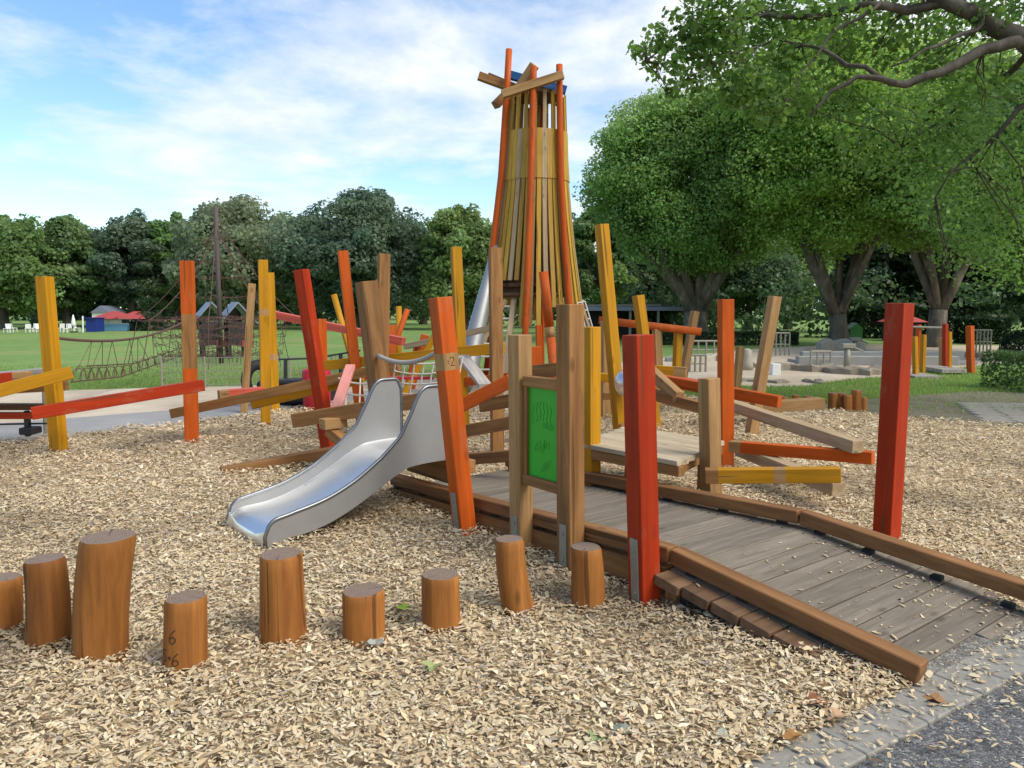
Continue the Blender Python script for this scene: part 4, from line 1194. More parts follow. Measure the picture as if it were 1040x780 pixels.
# round salmon pole, and the pink rail far left
mb = MB().tube([at(608, 325, 12.4), at(712, 337, 12.2)], 0.062, 14)
tag(mb.build('round_pole', 'paint_orange', origin=at(608, 325, 12.4), smooth=True), 'round salmon pole laid across the bare and yellow supports', 'pole')
mb = MB().bar(at(276, 319, 14.0), at(410, 347, 13.0), 0.13, 0.13)
tag(mb.build('timber_rail', 'paint_faded', frame=frame_of(at(276, 319, 14.0), at(410, 347, 13.0))), 'faded red rail sloping down from the yellow pair towards the tall red post', 'beam', BEAMS)
beam((412, 352), 14.6, (505, 332), 13.6, 0.10, 'wood_pale', 'pale weathered rail running from the crossed poles to the tower', 0.16)

# small platform
pl = empty('platform', (1.2, 6.5, 0), 'small pale boarded platform on the far side of the bridge behind the front red post', 'platform')
PA, PB_, PC, PD_ = Vector((.56, 6.37, .47)), Vector((1.24, 5.60, .465)), Vector((1.80, 6.50, .465)), Vector((1.10, 7.3, .47))
nbd = 7
for i in range(nbd):
    a0, a1 = i / nbd, (i + 1) / nbd
    l0, l1 = PA.lerp(PD_, (a0 + a1) / 2), PB_.lerp(PC, (a0 + a1) / 2)
    timber('board', l0 - Vector((0, 0, .02)), l1 - Vector((0, 0, .02)), (PD_ - PA).length / nbd - .005, 0.04, 'platform_wood', pl, ch=.004)
dn = Vector((0, 0, -.082))
timber('edge_beam', PA.lerp(PD_, .04) + dn, PB_.lerp(PC, .04) + dn, 0.07, 0.08, 'wood_brown', pl)
timber('edge_beam', PB_.lerp(PA, .06) + dn + (PC - PB_) * .08, PC.lerp(PD_, .06) + dn, 0.07, 0.08, 'wood_brown', pl)
timber('edge_beam', PD_.lerp(PA, .04) + dn, PC.lerp(PB_, .04) + dn, 0.07, 0.08, 'wood_brown', pl)
for c in (PA.lerp(PC, .1), PD_.lerp(PB_, .12), PC.lerp(PA, .12)):
    timber('leg', Vector((c.x, c.y, -.2)), Vector((c.x, c.y, .425)), 0.09, 0.09, 'wood_brown', pl, xdir=xd)

# ------------------------------------------------------------------ log stumps
STG = 'log stumps in the wood chips'
def stump(base, top, wpx_b, wpx_t, label, seed, kink=0.0, mat='wood_stump', tilt=(0.0, 0.0), group=STG, cat='stump'):
    rd = random.Random(seed)
    b = ground(base[0], base[1]); Y = b.y + wpx_b * b.y / F * 0.40
    k = Y / b.y
    A = Vector((b.x * k, Y, 0)); B = at(top[0], top[1], Y)
    r0, r1 = wpx_b * b.y / F / 2, wpx_t * b.y / F / 2
    H = B.z
    fr = Matrix.Translation(A)
    n = 40; v = []; f = []
    ph = [rd.uniform(0, 6.28) for _ in range(5)]
    lv = [-.22, -.05, .02, .12, .25, .4, .55, .7, .85, .96, 1.0]
    for i, t in enumerate(lv):
        tt = max(0, t)
        c = A.lerp(B, tt) if t >= 0 else A + Vector((0, 0, t * H))
        c = c + Vector((kink * math.sin(math.pi * min(1, tt)), 0, 0))
        r = r0 + (r1 - r0) * tt + 0.012 * max(0, .15 - tt) / .15 * 0.6
        if t == 1.0: r -= 0.006
        for q in range(n):
            a = 2 * math.pi * q / n
            rr = r * (1 + .022 * math.sin(2 * a + ph[0] + tt) + .015 * math.sin(3 * a + ph[1] + 2 * tt) + .008 * math.sin(7 * a + ph[2]))
            zz_ = .45 * (tilt[0] * math.cos(a) + tilt[1] * math.sin(a)) * r * max(0, t) ** 3
            v.append(c + Vector((rr * math.cos(a), rr * math.sin(a), zz_)))
    mb = MB(); mb.v = v
    for i in range(len(lv) - 1):
        for q in range(n):
            a, b2 = i * n + q, i * n + (q + 1) % n
            mb.f.append((a, b2, b2 + n, a + n)); mb.m.append(0)
    o = mb.build('log_stump', [mat], origin=A, smooth=True)
    tag(o, label, cat, group)
    e = (len(lv) - 1) * n
    mb = MB(); mb.v = [v[e + q] for q in range(n)] + [v[e + q] * .5 + (B + Vector((kink * 0, 0, 0))) * .5 for q in range(n)] + [B]
    for q in range(n):
        q2 = (q + 1) % n
        mb.f.append((q, q2, n + q2, n + q)); mb.m.append(0)
        mb.f.append((n + q, n + q2, 2 * n)); mb.m.append(0)
    t_ = mb.build('sawn_top', 'end_grain', origin=B)
    t_.parent = o; t_.matrix_basis = Matrix.Translation(B - A)
    return o, A, B, r0, r1
stump((2, 646), (4, 586), 38, 34, 'stump cut off by the left edge of the photo', 1, mat='wood_stump')
stump((48, 661), (45, 567), 44, 39, 'second stump from the left edge, medium tall and slightly curved', 2, kink=.012, tilt=(.1, 0))
stump((103, 672), (110, 545), 54, 56, 'tallest stump, thick and leaning right near the left edge', 3, kink=-.012, tilt=(.08, 0))
st4 = stump((188, 682), (189, 606), 45, 43, 'short golden stump with the inked numbers 6 and 5+6', 4, tilt=(.12, 0))
stump((288, 655), (285, 562), 51, 45, 'tall stump standing in front of the foot of the slide', 5, tilt=(.04, 0))
stump((370, 651), (369, 599), 46, 45, 'lowest stump, just right of the one before the slide foot', 6, tilt=(.05, 0))
stump((448, 640), (447, 583), 41, 40, 'short straight stump with a crack in its top, third from the bridge', 7)
stump((528, 622), (517, 547), 34, 30, 'thin stump leaning left beside the bridge', 8, kink=-.012, tilt=(.05, 0))
stump((596, 617), (595, 555), 38, 33, 'stump with a bulging side standing closest to the front red post', 9, kink=.008)
o4, A4, B4, ra, rb = st4
mb = MB(); H4 = B4.z
def ink(strokes, a0, z0, sx, sz):
    for st in strokes:
        pts = []
        for (x_, y_) in st:
            a = R(a0) + x_ * sx / ra
            r = ra * 1.0 + .0035
            t = (z0 + y_ * sz) / H4
            c = A4.lerp(B4, t)
            ph_rd = random.Random(4); ph = [ph_rd.uniform(0, 6.28) for _ in range(5)]
            rr = (ra + (rb - ra) * t) * (1 + .022 * math.sin(2 * a + ph[0] + t) + .015 * math.sin(3 * a + ph[1] + 2 * t) + .008 * math.sin(7 * a + ph[2])) + .0005
            pts.append(c + Vector((rr * math.cos(a), rr * math.sin(a), 0)))
        mb.tube(pts, 0.0026, 5)
ink([SIX], 256, H4 * .575, .062, .060)
ink([SIX], 266, H4 * .28, .055, .055)
ink(PLUS, 249, H4 * .30, .045, .045)
ink([FIVE], 228, H4 * .31, .050, .055)
num = mb.build('inked_number', 'marker_ink', origin=A4)
num.parent = o4; num.matrix_basis = Matrix.Identity(4)

SG2 = 'reddish stumps in a row at the grass edge'
for (px, py, tp, w, lb) in [(846, 415, 399, 10, 'leftmost reddish stump of the row at the grass edge'), (854, 415, 399, 10, 'reddish stump second from the left in the row at the grass edge'), (861, 416, 401, 9, 'short reddish stump in the middle of the row at the grass edge'),
                            (870, 416, 396, 10, 'tallest reddish stump of the row at the grass edge'), (877, 416, 403, 7, 'darker thin stump at the right end of the row at the grass edge'),
                            (796, 411, 403, 8, 'small dark stump behind the tip of the long orange beam'), (808, 410, 401, 8, 'reddish stump above the left half of the pale plank beam'), (820, 410, 402, 8, 'small reddish stump above the right half of the pale plank beam')]:
    stump((px, py), (px, tp), w, w * .95, lb, px, mat='wood_stump', group=SG2)

# ------------------------------------------------------------------ ropes and nets
def sagline(A, B, sag, n=14):
    A, B = Vector(A), Vector(B)
    return [A.lerp(B, i / n) - Vector((0, 0, sag * 4 * (i / n) * (1 - i / n))) for i in range(n + 1)]
def net(name, mat, parent, c00, c10, c01, c11, nu, nv, r, sag=0.0, n=5):
    mb = MB()
    def Pt(u, v):
        a = Vector(c00).lerp(Vector(c10), u); b = Vector(c01).lerp(Vector(c11), u)
        p = a.lerp(b, v); p.z -= sag * 4 * u * (1 - u)
        return p
    for i in range(nu + 1): mb.tube([Pt(i / nu, j / 6) for j in range(7)], r, n, caps=False)
    for j in range(nv + 1): mb.tube([Pt(i / 12, j / nv) for i in range(13)], r, n, caps=False)
    return mb.build(name, mat, parent)
hm = empty('hammock_net', at(420, 420, 7.6), 'white cord net slung under a thick grey rope behind the slide', 'net')
hm.location.z = 0
ra_, rb_ = at(384, 361, 7.2), at(452, 352, 6.6)
mb = MB().tube(sagline(ra_, rb_, 0.10, 16), 0.022, 8); mb.build('head_rope', 'rope_grey', hm, smooth=True)
net('cord_net', 'rope_pale', hm, at(402, 366, 7.4), at(470, 362, 7.2), at(396, 408, 7.5), at(462, 402, 7.2), 7, 4, 0.009, 0.05)
nn = empty('rope_ladder', at(368, 400, 8.2), 'short net of sagging pale ropes beside the red plank with sky glare', 'net'); nn.location.z = 0
mb = MB()
for k, (ya, yb) in enumerate(((384, 380), (396, 392), (408, 404))):
    mb.tube(sagline(at(344, ya, 8.4), at(392, yb + 4, 7.9), .06), 0.011, 6)
for px in (352, 366, 380):
    mb.tube([at(px, 384, 8.3), at(px - 1, 412, 8.2)], 0.009, 6)
mb.build('rungs', 'rope_pale', nn)
tag(beam((318, 384), 8.9, (440, 384), 9.3, 0.035, 'bin_red', 'thin dark red hose like bar behind the hammock net', 0.05), cat='bar')

# ------------------------------------------------------------------ lookout tower
TY = 16.0
TX = at(540, 312, TY).x
tower = empty('lookout_tower', (TX, TY, 0), 'tall flared lookout tower of yellow slats and orange poles with crossed beams on top', 'tower')
ppm = F / TY
def zof(py): return at(540, py, TY).z
def rad(z):
    return interp([-.2, .8, 1.64, 2.87, 4.2, 5.19, 5.94, 7.0], [1.38, 1.22, 1.06, .87, .715, .655, .615, .57], z)
def cx(z): return TX + 0.10 * (z / 6)
def tp_(a, z, off=0.0):
    r = rad(z) + off
    return Vector((cx(z) + r * math.sin(a), TY - r * math.cos(a), z))
NS = 40
z_top, z_c1, z_c0 = zof(97), zof(137), zof(186)
for i in range(NS):
    a = 2 * math.pi * (i + .5) / NS
    mt = ['paint_slat', 'paint_ochre', 'paint_slat', 'wood_pale', 'paint_slat', 'wood_light', 'paint_ochre'][(i * 3) % 7]
    ca = math.cos(a); zb = zof(random.choice((330, 312, 330, 326)))
    if math.sin(a) < -.25 and ca > 0: zb = zof(286)
    z_t = z_top - random.uniform(0, .12) if i % 2 else z_c1 + 0.02
    zz_ = [zb + (z_c0 - zb) * k / 4 for k in range(5)] + [(z_c0 + z_c1) / 2, z_c1] + ([z_t] if i % 2 else [])
    for k in range(len(zz_) - 1):
        pass
    mb = MB(); tx = Vector((math.cos(a), math.sin(a), 0))
    for k in range(len(zz_) - 1):
        A_, B_ = tp_(a, zz_[k], -.06), tp_(a, zz_[k + 1], -.06)
        mb.bar(A_, B_, 0.090 if zz_[k] < z_c1 - .01 else .07, 0.045, xdir=tx, ch=.001)
    mb.build('slat', mt, tower, frame=frame_of(tp_(a, zz_[0], -.06), tp_(a, zz_[-1], -.06), tx))
    mb = MB(); zm = z_c0 + .002; wd = 2 * math.pi * rad(4.6) / NS - .004
    mb.bar(tp_(a, z_c0, -.038), tp_(a, (z_c0 + z_c1) / 2 * .92 + z_c0 * .08, -.038), wd, 0.03, xdir=tx, ch=.002)
    mb.bar(tp_(a, (z_c0 + z_c1) / 2 * .92 + z_c0 * .08, -.038), tp_(a, z_c1, -.038), wd - .002, 0.03, xdir=tx, ch=.002)
    mb.build('cladding_board', mt, tower, frame=frame_of(tp_(a, z_c0, -.038), tp_(a, z_c1, -.038), tx))
poles = [(-1.10, 55, 'paint_vermilion', .0), (-0.14, 78, 'paint_vermilion', 0), (0.66, 74, 'paint_vermilion', 0), (2.95, 70, 'paint_vermilion', 0), (-2.35, 84, 'paint_red', 0)]
for (a, tpy, mt, o_) in poles:
    zt = zof(tpy)
    zs = [-.2, .8, 1.64, 2.87, 4.2, 5.19, min(zt, 5.94), zt] if zt > 6 else [-.2, .8, 1.64, 2.87, 4.2, 5.19, zt]
    mb = MB().tube([tp_(a, z_, .065) for z_ in zs], 0.064, 12)
    mb.build('pole', mt, tower, smooth=True, frame=frame_of(tp_(a, 0, .065), tp_(a, zt, .065)))
for (x0, y0, x1, y1, Ya, Yb, mt) in [(486, 77, 548, 100, 16.25, 16.45, 'wood_brown'), (496, 78, 530, 92, 16.5, 16.3, 'wood_brown'), (510, 96, 572, 76, 15.3, 15.3, 'wood_light'), (522, 98, 543, 66, 15.75, 15.5, 'wood_light'), (513, 75, 575, 92, 16.1, 16.1, 'paint_blue'), (503, 107, 520, 90, 15.9, 16.2, 'wood_brown'), (545, 95, 572, 106, 16.55, 16.5, 'wood_brown')]:
    timber('cross_beam', at(x0, y0, Ya), at(x1, y1, Yb), 0.15, 0.15, mt, tower)
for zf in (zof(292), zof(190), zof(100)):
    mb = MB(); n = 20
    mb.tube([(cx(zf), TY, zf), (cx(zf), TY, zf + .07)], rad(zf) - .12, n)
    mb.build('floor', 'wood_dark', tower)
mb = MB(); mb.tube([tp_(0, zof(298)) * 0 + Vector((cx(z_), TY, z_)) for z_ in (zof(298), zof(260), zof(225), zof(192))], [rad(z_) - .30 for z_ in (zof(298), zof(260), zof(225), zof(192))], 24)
mb.build('shade_core', 'wood_dark', tower)  # added dark core, stands in for the shade seen between the slats
for zr in (zof(300), zof(188), zof(139)):
    mb = MB(); ring = [tp_(2 * math.pi * k / 28, zr, -.10) for k in range(29)]
    mb.tube(ring, .04, 6); mb.build('ring_beam', 'wood_dark', tower)
ts = empty('tower_slide', (at(475, 380, 14.6).x, 14.6, 0), 'steep silver tube slide coming down the left flank of the lookout tower', 'slide')
mb = MB()
pts = [at(503, 250, 15.6), at(498, 276, 15.35), at(491, 306, 15.1), at(483, 340, 14.8), at(476, 374, 14.5), at(468, 392, 14.2)]
mb.tube(pts, [0.07, .11, .15, .18, .20, .21], 18); mb.build('tube', 'steel_matt', ts, smooth=True)
lad = empty('climbing_net', (at(600, 360, 15).x, 15.0, 0), 'slanting white rope net at the right foot of the lookout tower', 'net')
net('rope_mesh', 'rope_pale', lad, at(586, 308, 15.2), at(594, 306, 15.6), at(602, 392, 14.2), at(618, 388, 14.6), 3, 9, 0.014)
timber('side_pole', at(590, 308, 15.3), at(618, 394, 14.4), .06, .06, 'wood_pale', lad)
lad2 = empty('ladder', (at(500, 360, 14.6).x, 14.6, 0), 'ladder of white rungs and pale side poles at the left foot of the lookout tower', 'ladder')
for (x0, x1) in ((513, 470), (522, 512)):
    timber('side_pole', at(x0, 305, 15.2), at(x1, 382, 14.4), .10, .08, 'wood_pale', lad2)
mb = MB()
for k in range(6):
    t = (k + .5) / 6
    mb.tube([at(513, 305, 15.2).lerp(at(470, 382, 14.4), t), at(522, 305, 15.2).lerp(at(512, 382, 14.4), t)], .02, 6)
mb.build('rung', 'rope_pale', lad2)
# steel ball beside the red post
mb = MB(); c = at(639, 389, 8.15); n = 20
rows = [[c + Vector((.16 * math.sin(math.pi * i / 14) * math.cos(2 * math.pi * j / n), .16 * math.sin(math.pi * i / 14) * math.sin(2 * math.pi * j / n), .16 * math.cos(math.pi * i / 14))) for j in range(n + 1)] for i in range(15)]
mb.grid(rows)
ball = mb.build('mirror_ball', 'steel', origin=c, smooth=True); tag(ball, 'shiny steel ball fixed beside the very tall yellow leaning post', 'ball')

# ------------------------------------------------------------------ left: net climber
CY = 22.0
cc = at(226, 400, CY); cc.z = 0
clb = empty('net_climber', cc, 'tall brown mast with a wide spread of climbing ropes behind the half orange post', 'net climber')
topz = at(226, 210, CY).z
mb = MB().tube([cc - Vector((0, 0, .2)), cc + Vector((0, 0, topz))], .065, 14); mb.build('mast', 'grey_pole', clb, smooth=True)
def ringpt(k, r, z, nseg=8): 
    a = 2 * math.pi * k / nseg + .2
    return cc + Vector((r * math.cos(a), r * .9 * math.sin(a), z))
mb = MB()
for k in range(8):                              # main ropes: mast top to belly to ground
    mb.tube(sagline(cc + Vector((0, 0, topz - .3 - .25 * (k % 3))), ringpt(k, 2.2, 1.25), .25, 8), .013, 5)
    mb.tube([ringpt(k, 2.2, 1.25), ringpt(k, 2.5, 0.0)], .012, 5)
for (r, z_) in ((0.5, topz - .9), (.7, topz - 1.5), (1.0, topz - 1.95), (1.2, topz - 2.5), (2.2, 1.25)):
    for k in range(8): mb.tube(sagline(ringpt(k, r, z_), ringpt(k + 1, r, z_), .05, 4), .009, 5)
mb.build('main_ropes', 'rope_brown', clb)
mb = MB(); rr_ = random.Random(3)
for lvl in range(5):
    z_ = 1.25 - lvl * .25
    for ring_i in range(3):
        r = .7 + ring_i * .6 - lvl * .05
        for k in range(20):
            p, q = ringpt(k, r, z_ + .1 * ((k + lvl) % 2), 20), ringpt(k + 1, r, z_ + .1 * ((k + lvl + 1) % 2), 20)
            mb.tube([p, q], 0.0075, 4, caps=False)
            if lvl < 5 and (k + lvl) % 2: mb.tube([p, ringpt(k, r - .05, z_ - .25 + .1 * ((k + lvl + 1) % 2), 20)], 0.0075, 4, caps=False)
            if ring_i < 2 and lvl % 2 == 0 and k % 2 == 0: mb.tube([p, ringpt(k, r + .6, z_, 20)], 0.0075, 4, caps=False)
mb.build('rope_mesh', 'rope_brown', clb)
# hanging net bridge to the left
nb_ = empty('net_bridge', (at(120, 400, 14).x, 14.0, 0), 'sagging walk through net hung from a brown hand rope left of the mast', 'net')
hA, hB = at(56, 343, 11.5), at(190, 325, 19.0)
hand = sagline(hA, hB, .22, 16)
mb = MB().tube(hand, .024, 7); mb.build('hand_rope', 'rope_brown', nb_, smooth=True)
bed_l = [at(72 + 8.5 * i, 388 - (0.9 * i if i < 6 else 5.4 + (i - 6) * 3.0), 12.2 + i * .45) for i in range(16)]
mb = MB()
mb.tube(bed_l, .013, 5)
mb.tube([p + Vector((0, .5, .22)) for p in bed_l], .012, 5)
for i, p in enumerate(bed_l):
    hoop = [p + Vector((.03 * math.cos(a), .25 - .25 * math.cos(a), .24 * math.sin(a))) for a in [math.pi * q / 8 for q in range(9)]]
    hoop2 = [p + Vector((.13 * math.cos(a), .25, .20 * math.sin(a))) for a in [math.pi * q / 8 for q in range(9)]]
    mb.tube(hoop, .007, 4); mb.tube(hoop2, .007, 4)
    if i % 2 == 0:
        h = hand[min(15, int(i * .7) + 3)]
        mb.tube([p, h], .0055, 4); mb.tube([p + Vector((0, .5, .2)), h], .0055, 4)
mb.build('walk_net', 'rope_brown', nb_)
# two cabins hung in the net
for (px, lb) in ((214, 'dark cabin with a grey metal roof nearer the half orange post beside the mast'), (240, 'dark cabin with a grey metal roof nearer the thin bare post beside the mast')):
    c = at(px, 348, 24.5); c.z = 0
    h = empty('cabin', c, lb, 'cabin', 'cabins beside the climbing mast')
    zc = at(px, 350, 24.5).z; ze = at(px, 327, 24.5).z; zr = at(px, 307, 24.5).z
    w = .40
    mb = MB().box(c + Vector((0, 0, (zc + ze) / 2)), (w * 1.5, .9, ze - zc), 0, .5, .01)
    mb.build('wall', 'dark_wall', h)
    ax = Vector((math.cos(.5), math.sin(.5), 0)); ay = Vector((-ax.y, ax.x, 0))
    mb = MB()
    for sg in (1, -1):
        e0, r0_ = c + ax * (sg * .58) + Vector((0, 0, ze - .05)), c + Vector((0, 0, zr))
        mb.bar((e0 + r0_) / 2 - ay * .6, (e0 + r0_) / 2 + ay * .6, (r0_ - e0).length, .04, xdir=(r0_ - e0).normalized(), ch=.005)
    mb.build('roof', 'roof_grey', h)
    mb = MB().bar(c + ax * .1 - ay * .47 + Vector((0, 0, zc + .05)), c + ax * .42 - ay * .5 + Vector((0, 0, zc + .05)), .05, .22, ch=.005); mb.build('hatch', 'red_tiles', h)
    mb = MB()
    for sx in (-.25, .25):
        for sy in (-.35, .35):
            p = c + ax * sx + ay * sy; mb.tube([p - Vector((0, 0, .1)), p + Vector((0, 0, zc + .05))], .05, 8)
    mb.build('leg', 'dark_metal', h)
# wire fence behind
wf = empty('wire_fence', (at(250, 400, 14.6).x, 14.6, 0), 'light wire mesh fence with thin grey posts between the sand and the lawn', 'fence')
fA, fB = at(165, 398, 15.2), at(420, 388, 15.8)
fA.z = fB.z = 0
for i in range(7):
    p = fA.lerp(fB, i / 6)
    mb = MB().tube([p - Vector((0, 0, .2)), p + Vector((0, 0, .62))], .022, 8); mb.build('fence_post', 'galvanised', wf)
mb = MB()
for k in range(5): mb.tube([fA + Vector((0, 0, .06 + k * .135)), fB + Vector((0, 0, .06 + k * .135))], .006, 4)
for i in range(60):
    p = fA.lerp(fB, i / 60); mb.tube([p + Vector((0, 0, .05)), p + Vector((0, 0, .61))], .005, 4)
mb.build('wire_mesh', 'galvanised', wf)
mb = MB()
pr = [at(283, 427, 13.8), at(336, 420, 13.8)]
for (x, t, b_) in ((290, 364, 400), (318, 364, 400), (346, 360, 398)):
    mb.tube([at(x, b_, 13.5), at(x, t, 13.5)], .035, 8)
mb.tube([at(283, 365, 13.5), at(318, 364, 13.5), at(366, 356, 13.5)], .018, 6)
tag(mb.build('hand_railing', 'dark_metal', origin=at(318, 400, 13.5)), 'dark railing with one slim grey bar behind the dark red post', 'railing')
# tyre, trough, red bin, drinking post behind the yellow pair
ty = empty('tyre', at(263, 384, 12.4), 'black tyre standing on edge left of the tall yellow pair', 'tyre')
mb = MB(); c = at(262, 386, 12.4)
ring = [c + Vector((.10 * math.cos(a), .28 * math.sin(a) * .6, .28 * math.sin(a) * .0 + .27 * math.cos(a))) for a in [2 * math.pi * k / 24 for k in range(25)]]
ring = [c + Vector((.13 * math.sin(a), .18 * math.sin(a), .25 * math.cos(a))) for a in [2 * math.pi * k / 24 for k in range(25)]]
mb.tube(ring, .085, 10, caps=False); mb.build('tread', 'black_rubber', ty, smooth=True)
mb = MB().tube([at(262, 386, 12.4) + Vector((0, .05, .3)), at(268, 345, 12.3)], .012, 6); mb.build('rope', 'rope_grey', ty)
mb = MB().bar(at(276, 397, 13.0), at(330, 396, 12.4), .7, .38, ch=.04)
tag(mb.build('rubber_trough', 'black_rubber', frame=frame_of(at(276, 397, 13.0), at(330, 396, 12.4))), 'long low black rubber block behind the yellow beam', 'play block')
c = at(322, 412, 12.0); c.z = 0
mb = MB().tube([c, c + Vector((0, 0, .05)), c + Vector((0, 0, .6)), c + Vector((0, 0, .64))], [.19, .21, .22, .18], 18)
tag(mb.build('drum', 'bin_red', origin=c, smooth=True), 'glossy red drum beside the foot of the dark red post', 'drum')
# low dark bench frames at the left edge
bn = empty('bench', (at(10, 430, 8.9).x, 8.9, 0), 'low dark red slatted bench on a black foot at the left edge', 'bench')
for (py, o_) in ((414, 0), (423, -.05)):
    timber('seat_slat', at(-60, py - 1, 8.9 + o_), at(42, py - 1, 8.9 + o_), .12, .07, 'paint_red' if py > 420 else 'wood_dark', bn)
mb = MB().box(at(28, 430, 8.9), (.06, .06, .30), 0); mb.build('leg', 'dark_metal', bn)
mb = MB().box(at(31, 437, 8.9), (.16, .2, .08), 0); mb.build('foot', 'black_rubber', bn)
mb = MB().tube([at(-60, 432, 8.9), at(50, 430, 8.9)], .012, 6); mb.build('tie_bar', 'dark_metal', bn)
c = at(45, 412, 9.4)
mb = MB().tube([Vector((c.x, c.y, -.1)), at(45, 391, 9.4)], .03, 8)
tag(mb.build('steel_post', 'galvanised', origin=Vector((c.x, c.y, 0))), 'thin grey steel support just left of the yellow post at the left edge', 'post')

# ------------------------------------------------------------------ far left: kiosk, chairs, parasol, booth
KY = 52.0; k = KY / F
kb = at(120, 334, KY); kb.z = 0
kio = empty('kiosk', kb, 'low white and pale blue kiosk under two red hipped roofs beyond the lawn', 'kiosk')
mb = MB().box(kb + Vector((0.1, 1.2, .62)), (2.9, 2.2, 1.24)); mb.build('wall', 'white_paint', kio)
mb = MB().box(kb + Vector((0.1, .06, .36)), (2.9, .12, .66)); mb.build('counter', 'light_blue_paint', kio)
for i in range(4):
    mb = MB().box(kb + Vector((-1.05 + .72 * i + .1, .08, .98)), (.5, .05, .34)); mb.build('window', 'window_dark' if i == 2 else 'white_paint', kio)
for sx in (-.75, .8):
    mb = MB(); c = kb + Vector((sx + .05, 1.1, 1.25)); hw, hd, hh = 1.0, 1.6, .75
    b4 = [c + Vector((-hw, -hd, 0)), c + Vector((hw, -hd, 0)), c + Vector((hw, hd, 0)), c + Vector((-hw, hd, 0))]
    t2 = [c + Vector((-.25, 0, hh)), c + Vector((.25, 0, hh))]
    for fpts in ((b4[0], b4[1], t2[1], t2[0]), (b4[1], b4[2], t2[1]), (b4[2], b4[3], t2[0], t2[1]), (b4[3], b4[0], t2[0]), (b4[3], b4[2], b4[1], b4[0])): mb.poly(fpts)
    mb.build('roof', 'red_tiles', kio)
kio.scale = (1, 1, .66)
bb = at(91, 334, 50); bb.z = 0
bo = empty('booth', bb, 'dark blue booth standing left of the red roofed kiosk', 'booth')
mb = MB().box(bb + Vector((.1, .5, .55)), (.75, .9, 1.1)); mb.build('wall', 'deep_blue_paint', bo)
mb = MB().box(bb + Vector((.1, .45, 1.13)), (.85, 1.1, .06)); mb.build('roof', 'deep_blue_paint', bo)
bo.scale = (1, 1, .8)
wv = at(101, 334, 58); wv.z = 0
va = empty('pale_house', wv, 'pale house glimpsed between trunks above the blue booth', 'house')
mb = MB().box(wv + Vector((0, 1.5, .9)), (1.7, 2.4, 1.8)); mb.build('wall', 'white_paint', va)
mb = MB().box(wv + Vector((0.1, .28, 1.2)), (.8, .05, .6)); mb.build('window', 'window_dark', va)
mb = MB(); c = wv + Vector((0, 1.5, 1.8)); b4 = [c + Vector((-.95, -1.3, 0)), c + Vector((.95, -1.3, 0)), c + Vector((.95, 1.3, 0)), c + Vector((-.95, 1.3, 0))]; r2 = [c + Vector((0, -1.3, .8)), c + Vector((0, 1.3, .8))]
for fpts in ((b4[0], b4[1], r2[0]), (b4[1], b4[2], r2[1], r2[0]), (b4[2], b4[3], r2[1]), (b4[3], b4[0], r2[0], r2[1])): mb.poly(fpts)
mb.build('roof', 'roof_grey', va)
va.scale = (.8, 1, .66)
mb = MB().tube([Vector((at(84, 334, 49).x, 49, -.2)), at(84, 321, 49)], .05, 8)
tag(mb.build('flag_pole', 'white_paint', origin=Vector((at(84, 334, 49).x, 49, 0))), 'thin white pole left of the blue booth', 'pole')
pb = at(75, 334, 49); pb.z = 0
ps = empty('parasol', pb, 'folded white parasol among the far white chairs', 'parasol')
mb = MB().tube([pb + Vector((0, 0, .5)), pb + Vector((0, 0, .65)), pb + Vector((0, 0, 1.0)), pb + Vector((0, 0, 1.45))], [.14, .18, .13, .03], 10); mb.build('canopy', 'white_paint', ps, smooth=True)
mb = MB().tube([pb - Vector((0, 0, .1)), pb + Vector((0, 0, .55))], .04, 8); mb.build('pole', 'white_paint', ps)
mb = MB().box(pb + Vector((0, 0, .05)), (.4, .4, .1)); mb.build('base', 'dark_wall', ps)
ps.scale = (.8, .8, .78)
def chair():
    o = empty('garden_chair', (0, 0, 0), 'white garden chair among the far white chairs on the lawn', 'chair', 'white garden chairs at the far end of the lawn')
    mb = MB().box((0, 0, .42), (.5, .48, .05)); mb.build('seat', 'white_paint', o)
    mb = MB().bar((0, .23, .42), (0, .30, .88), .5, .05); mb.build('backrest', 'white_paint', o)
    for sx in (-.21, .21):
        for sy in (-.2, .2):
            mb = MB().bar((sx, sy, 0), (sx, sy, .4), .05, .05); mb.build('leg', 'white_paint', o)
    return o
ch0 = chair()
for i, px in enumerate([7, 10, 14, 28, 32, 36, 40, 58, 62, 66, 70, 79]):
    o = ch0 if i == 0 else copy_tree(ch0)
    p = at(px, 334, 48.5 + (i % 3) * .7); o.location = (p.x, p.y, 0); o.rotation_euler.z = i * 1.3; o.scale = (.62, .62, .62)
    o['label'] = ['white garden chair leftmost of those in a group of three by the left photo edge', 'middle white garden chair of the three by the left photo edge', 'rightmost white garden chair of the three by the left photo edge',
                  'white chair at the left end of the four just left of the yellow post', 'second white chair of the four just left of the yellow post', 'third white chair of the four just left of the yellow post', 'white chair touching the left side of the yellow post',
                  'white chair just right of the yellow post', 'second white chair to the right of the yellow post', 'third white chair to the right of the yellow post', 'white chair directly left of the folded parasol', 'white chair directly right of the folded parasol'][i]

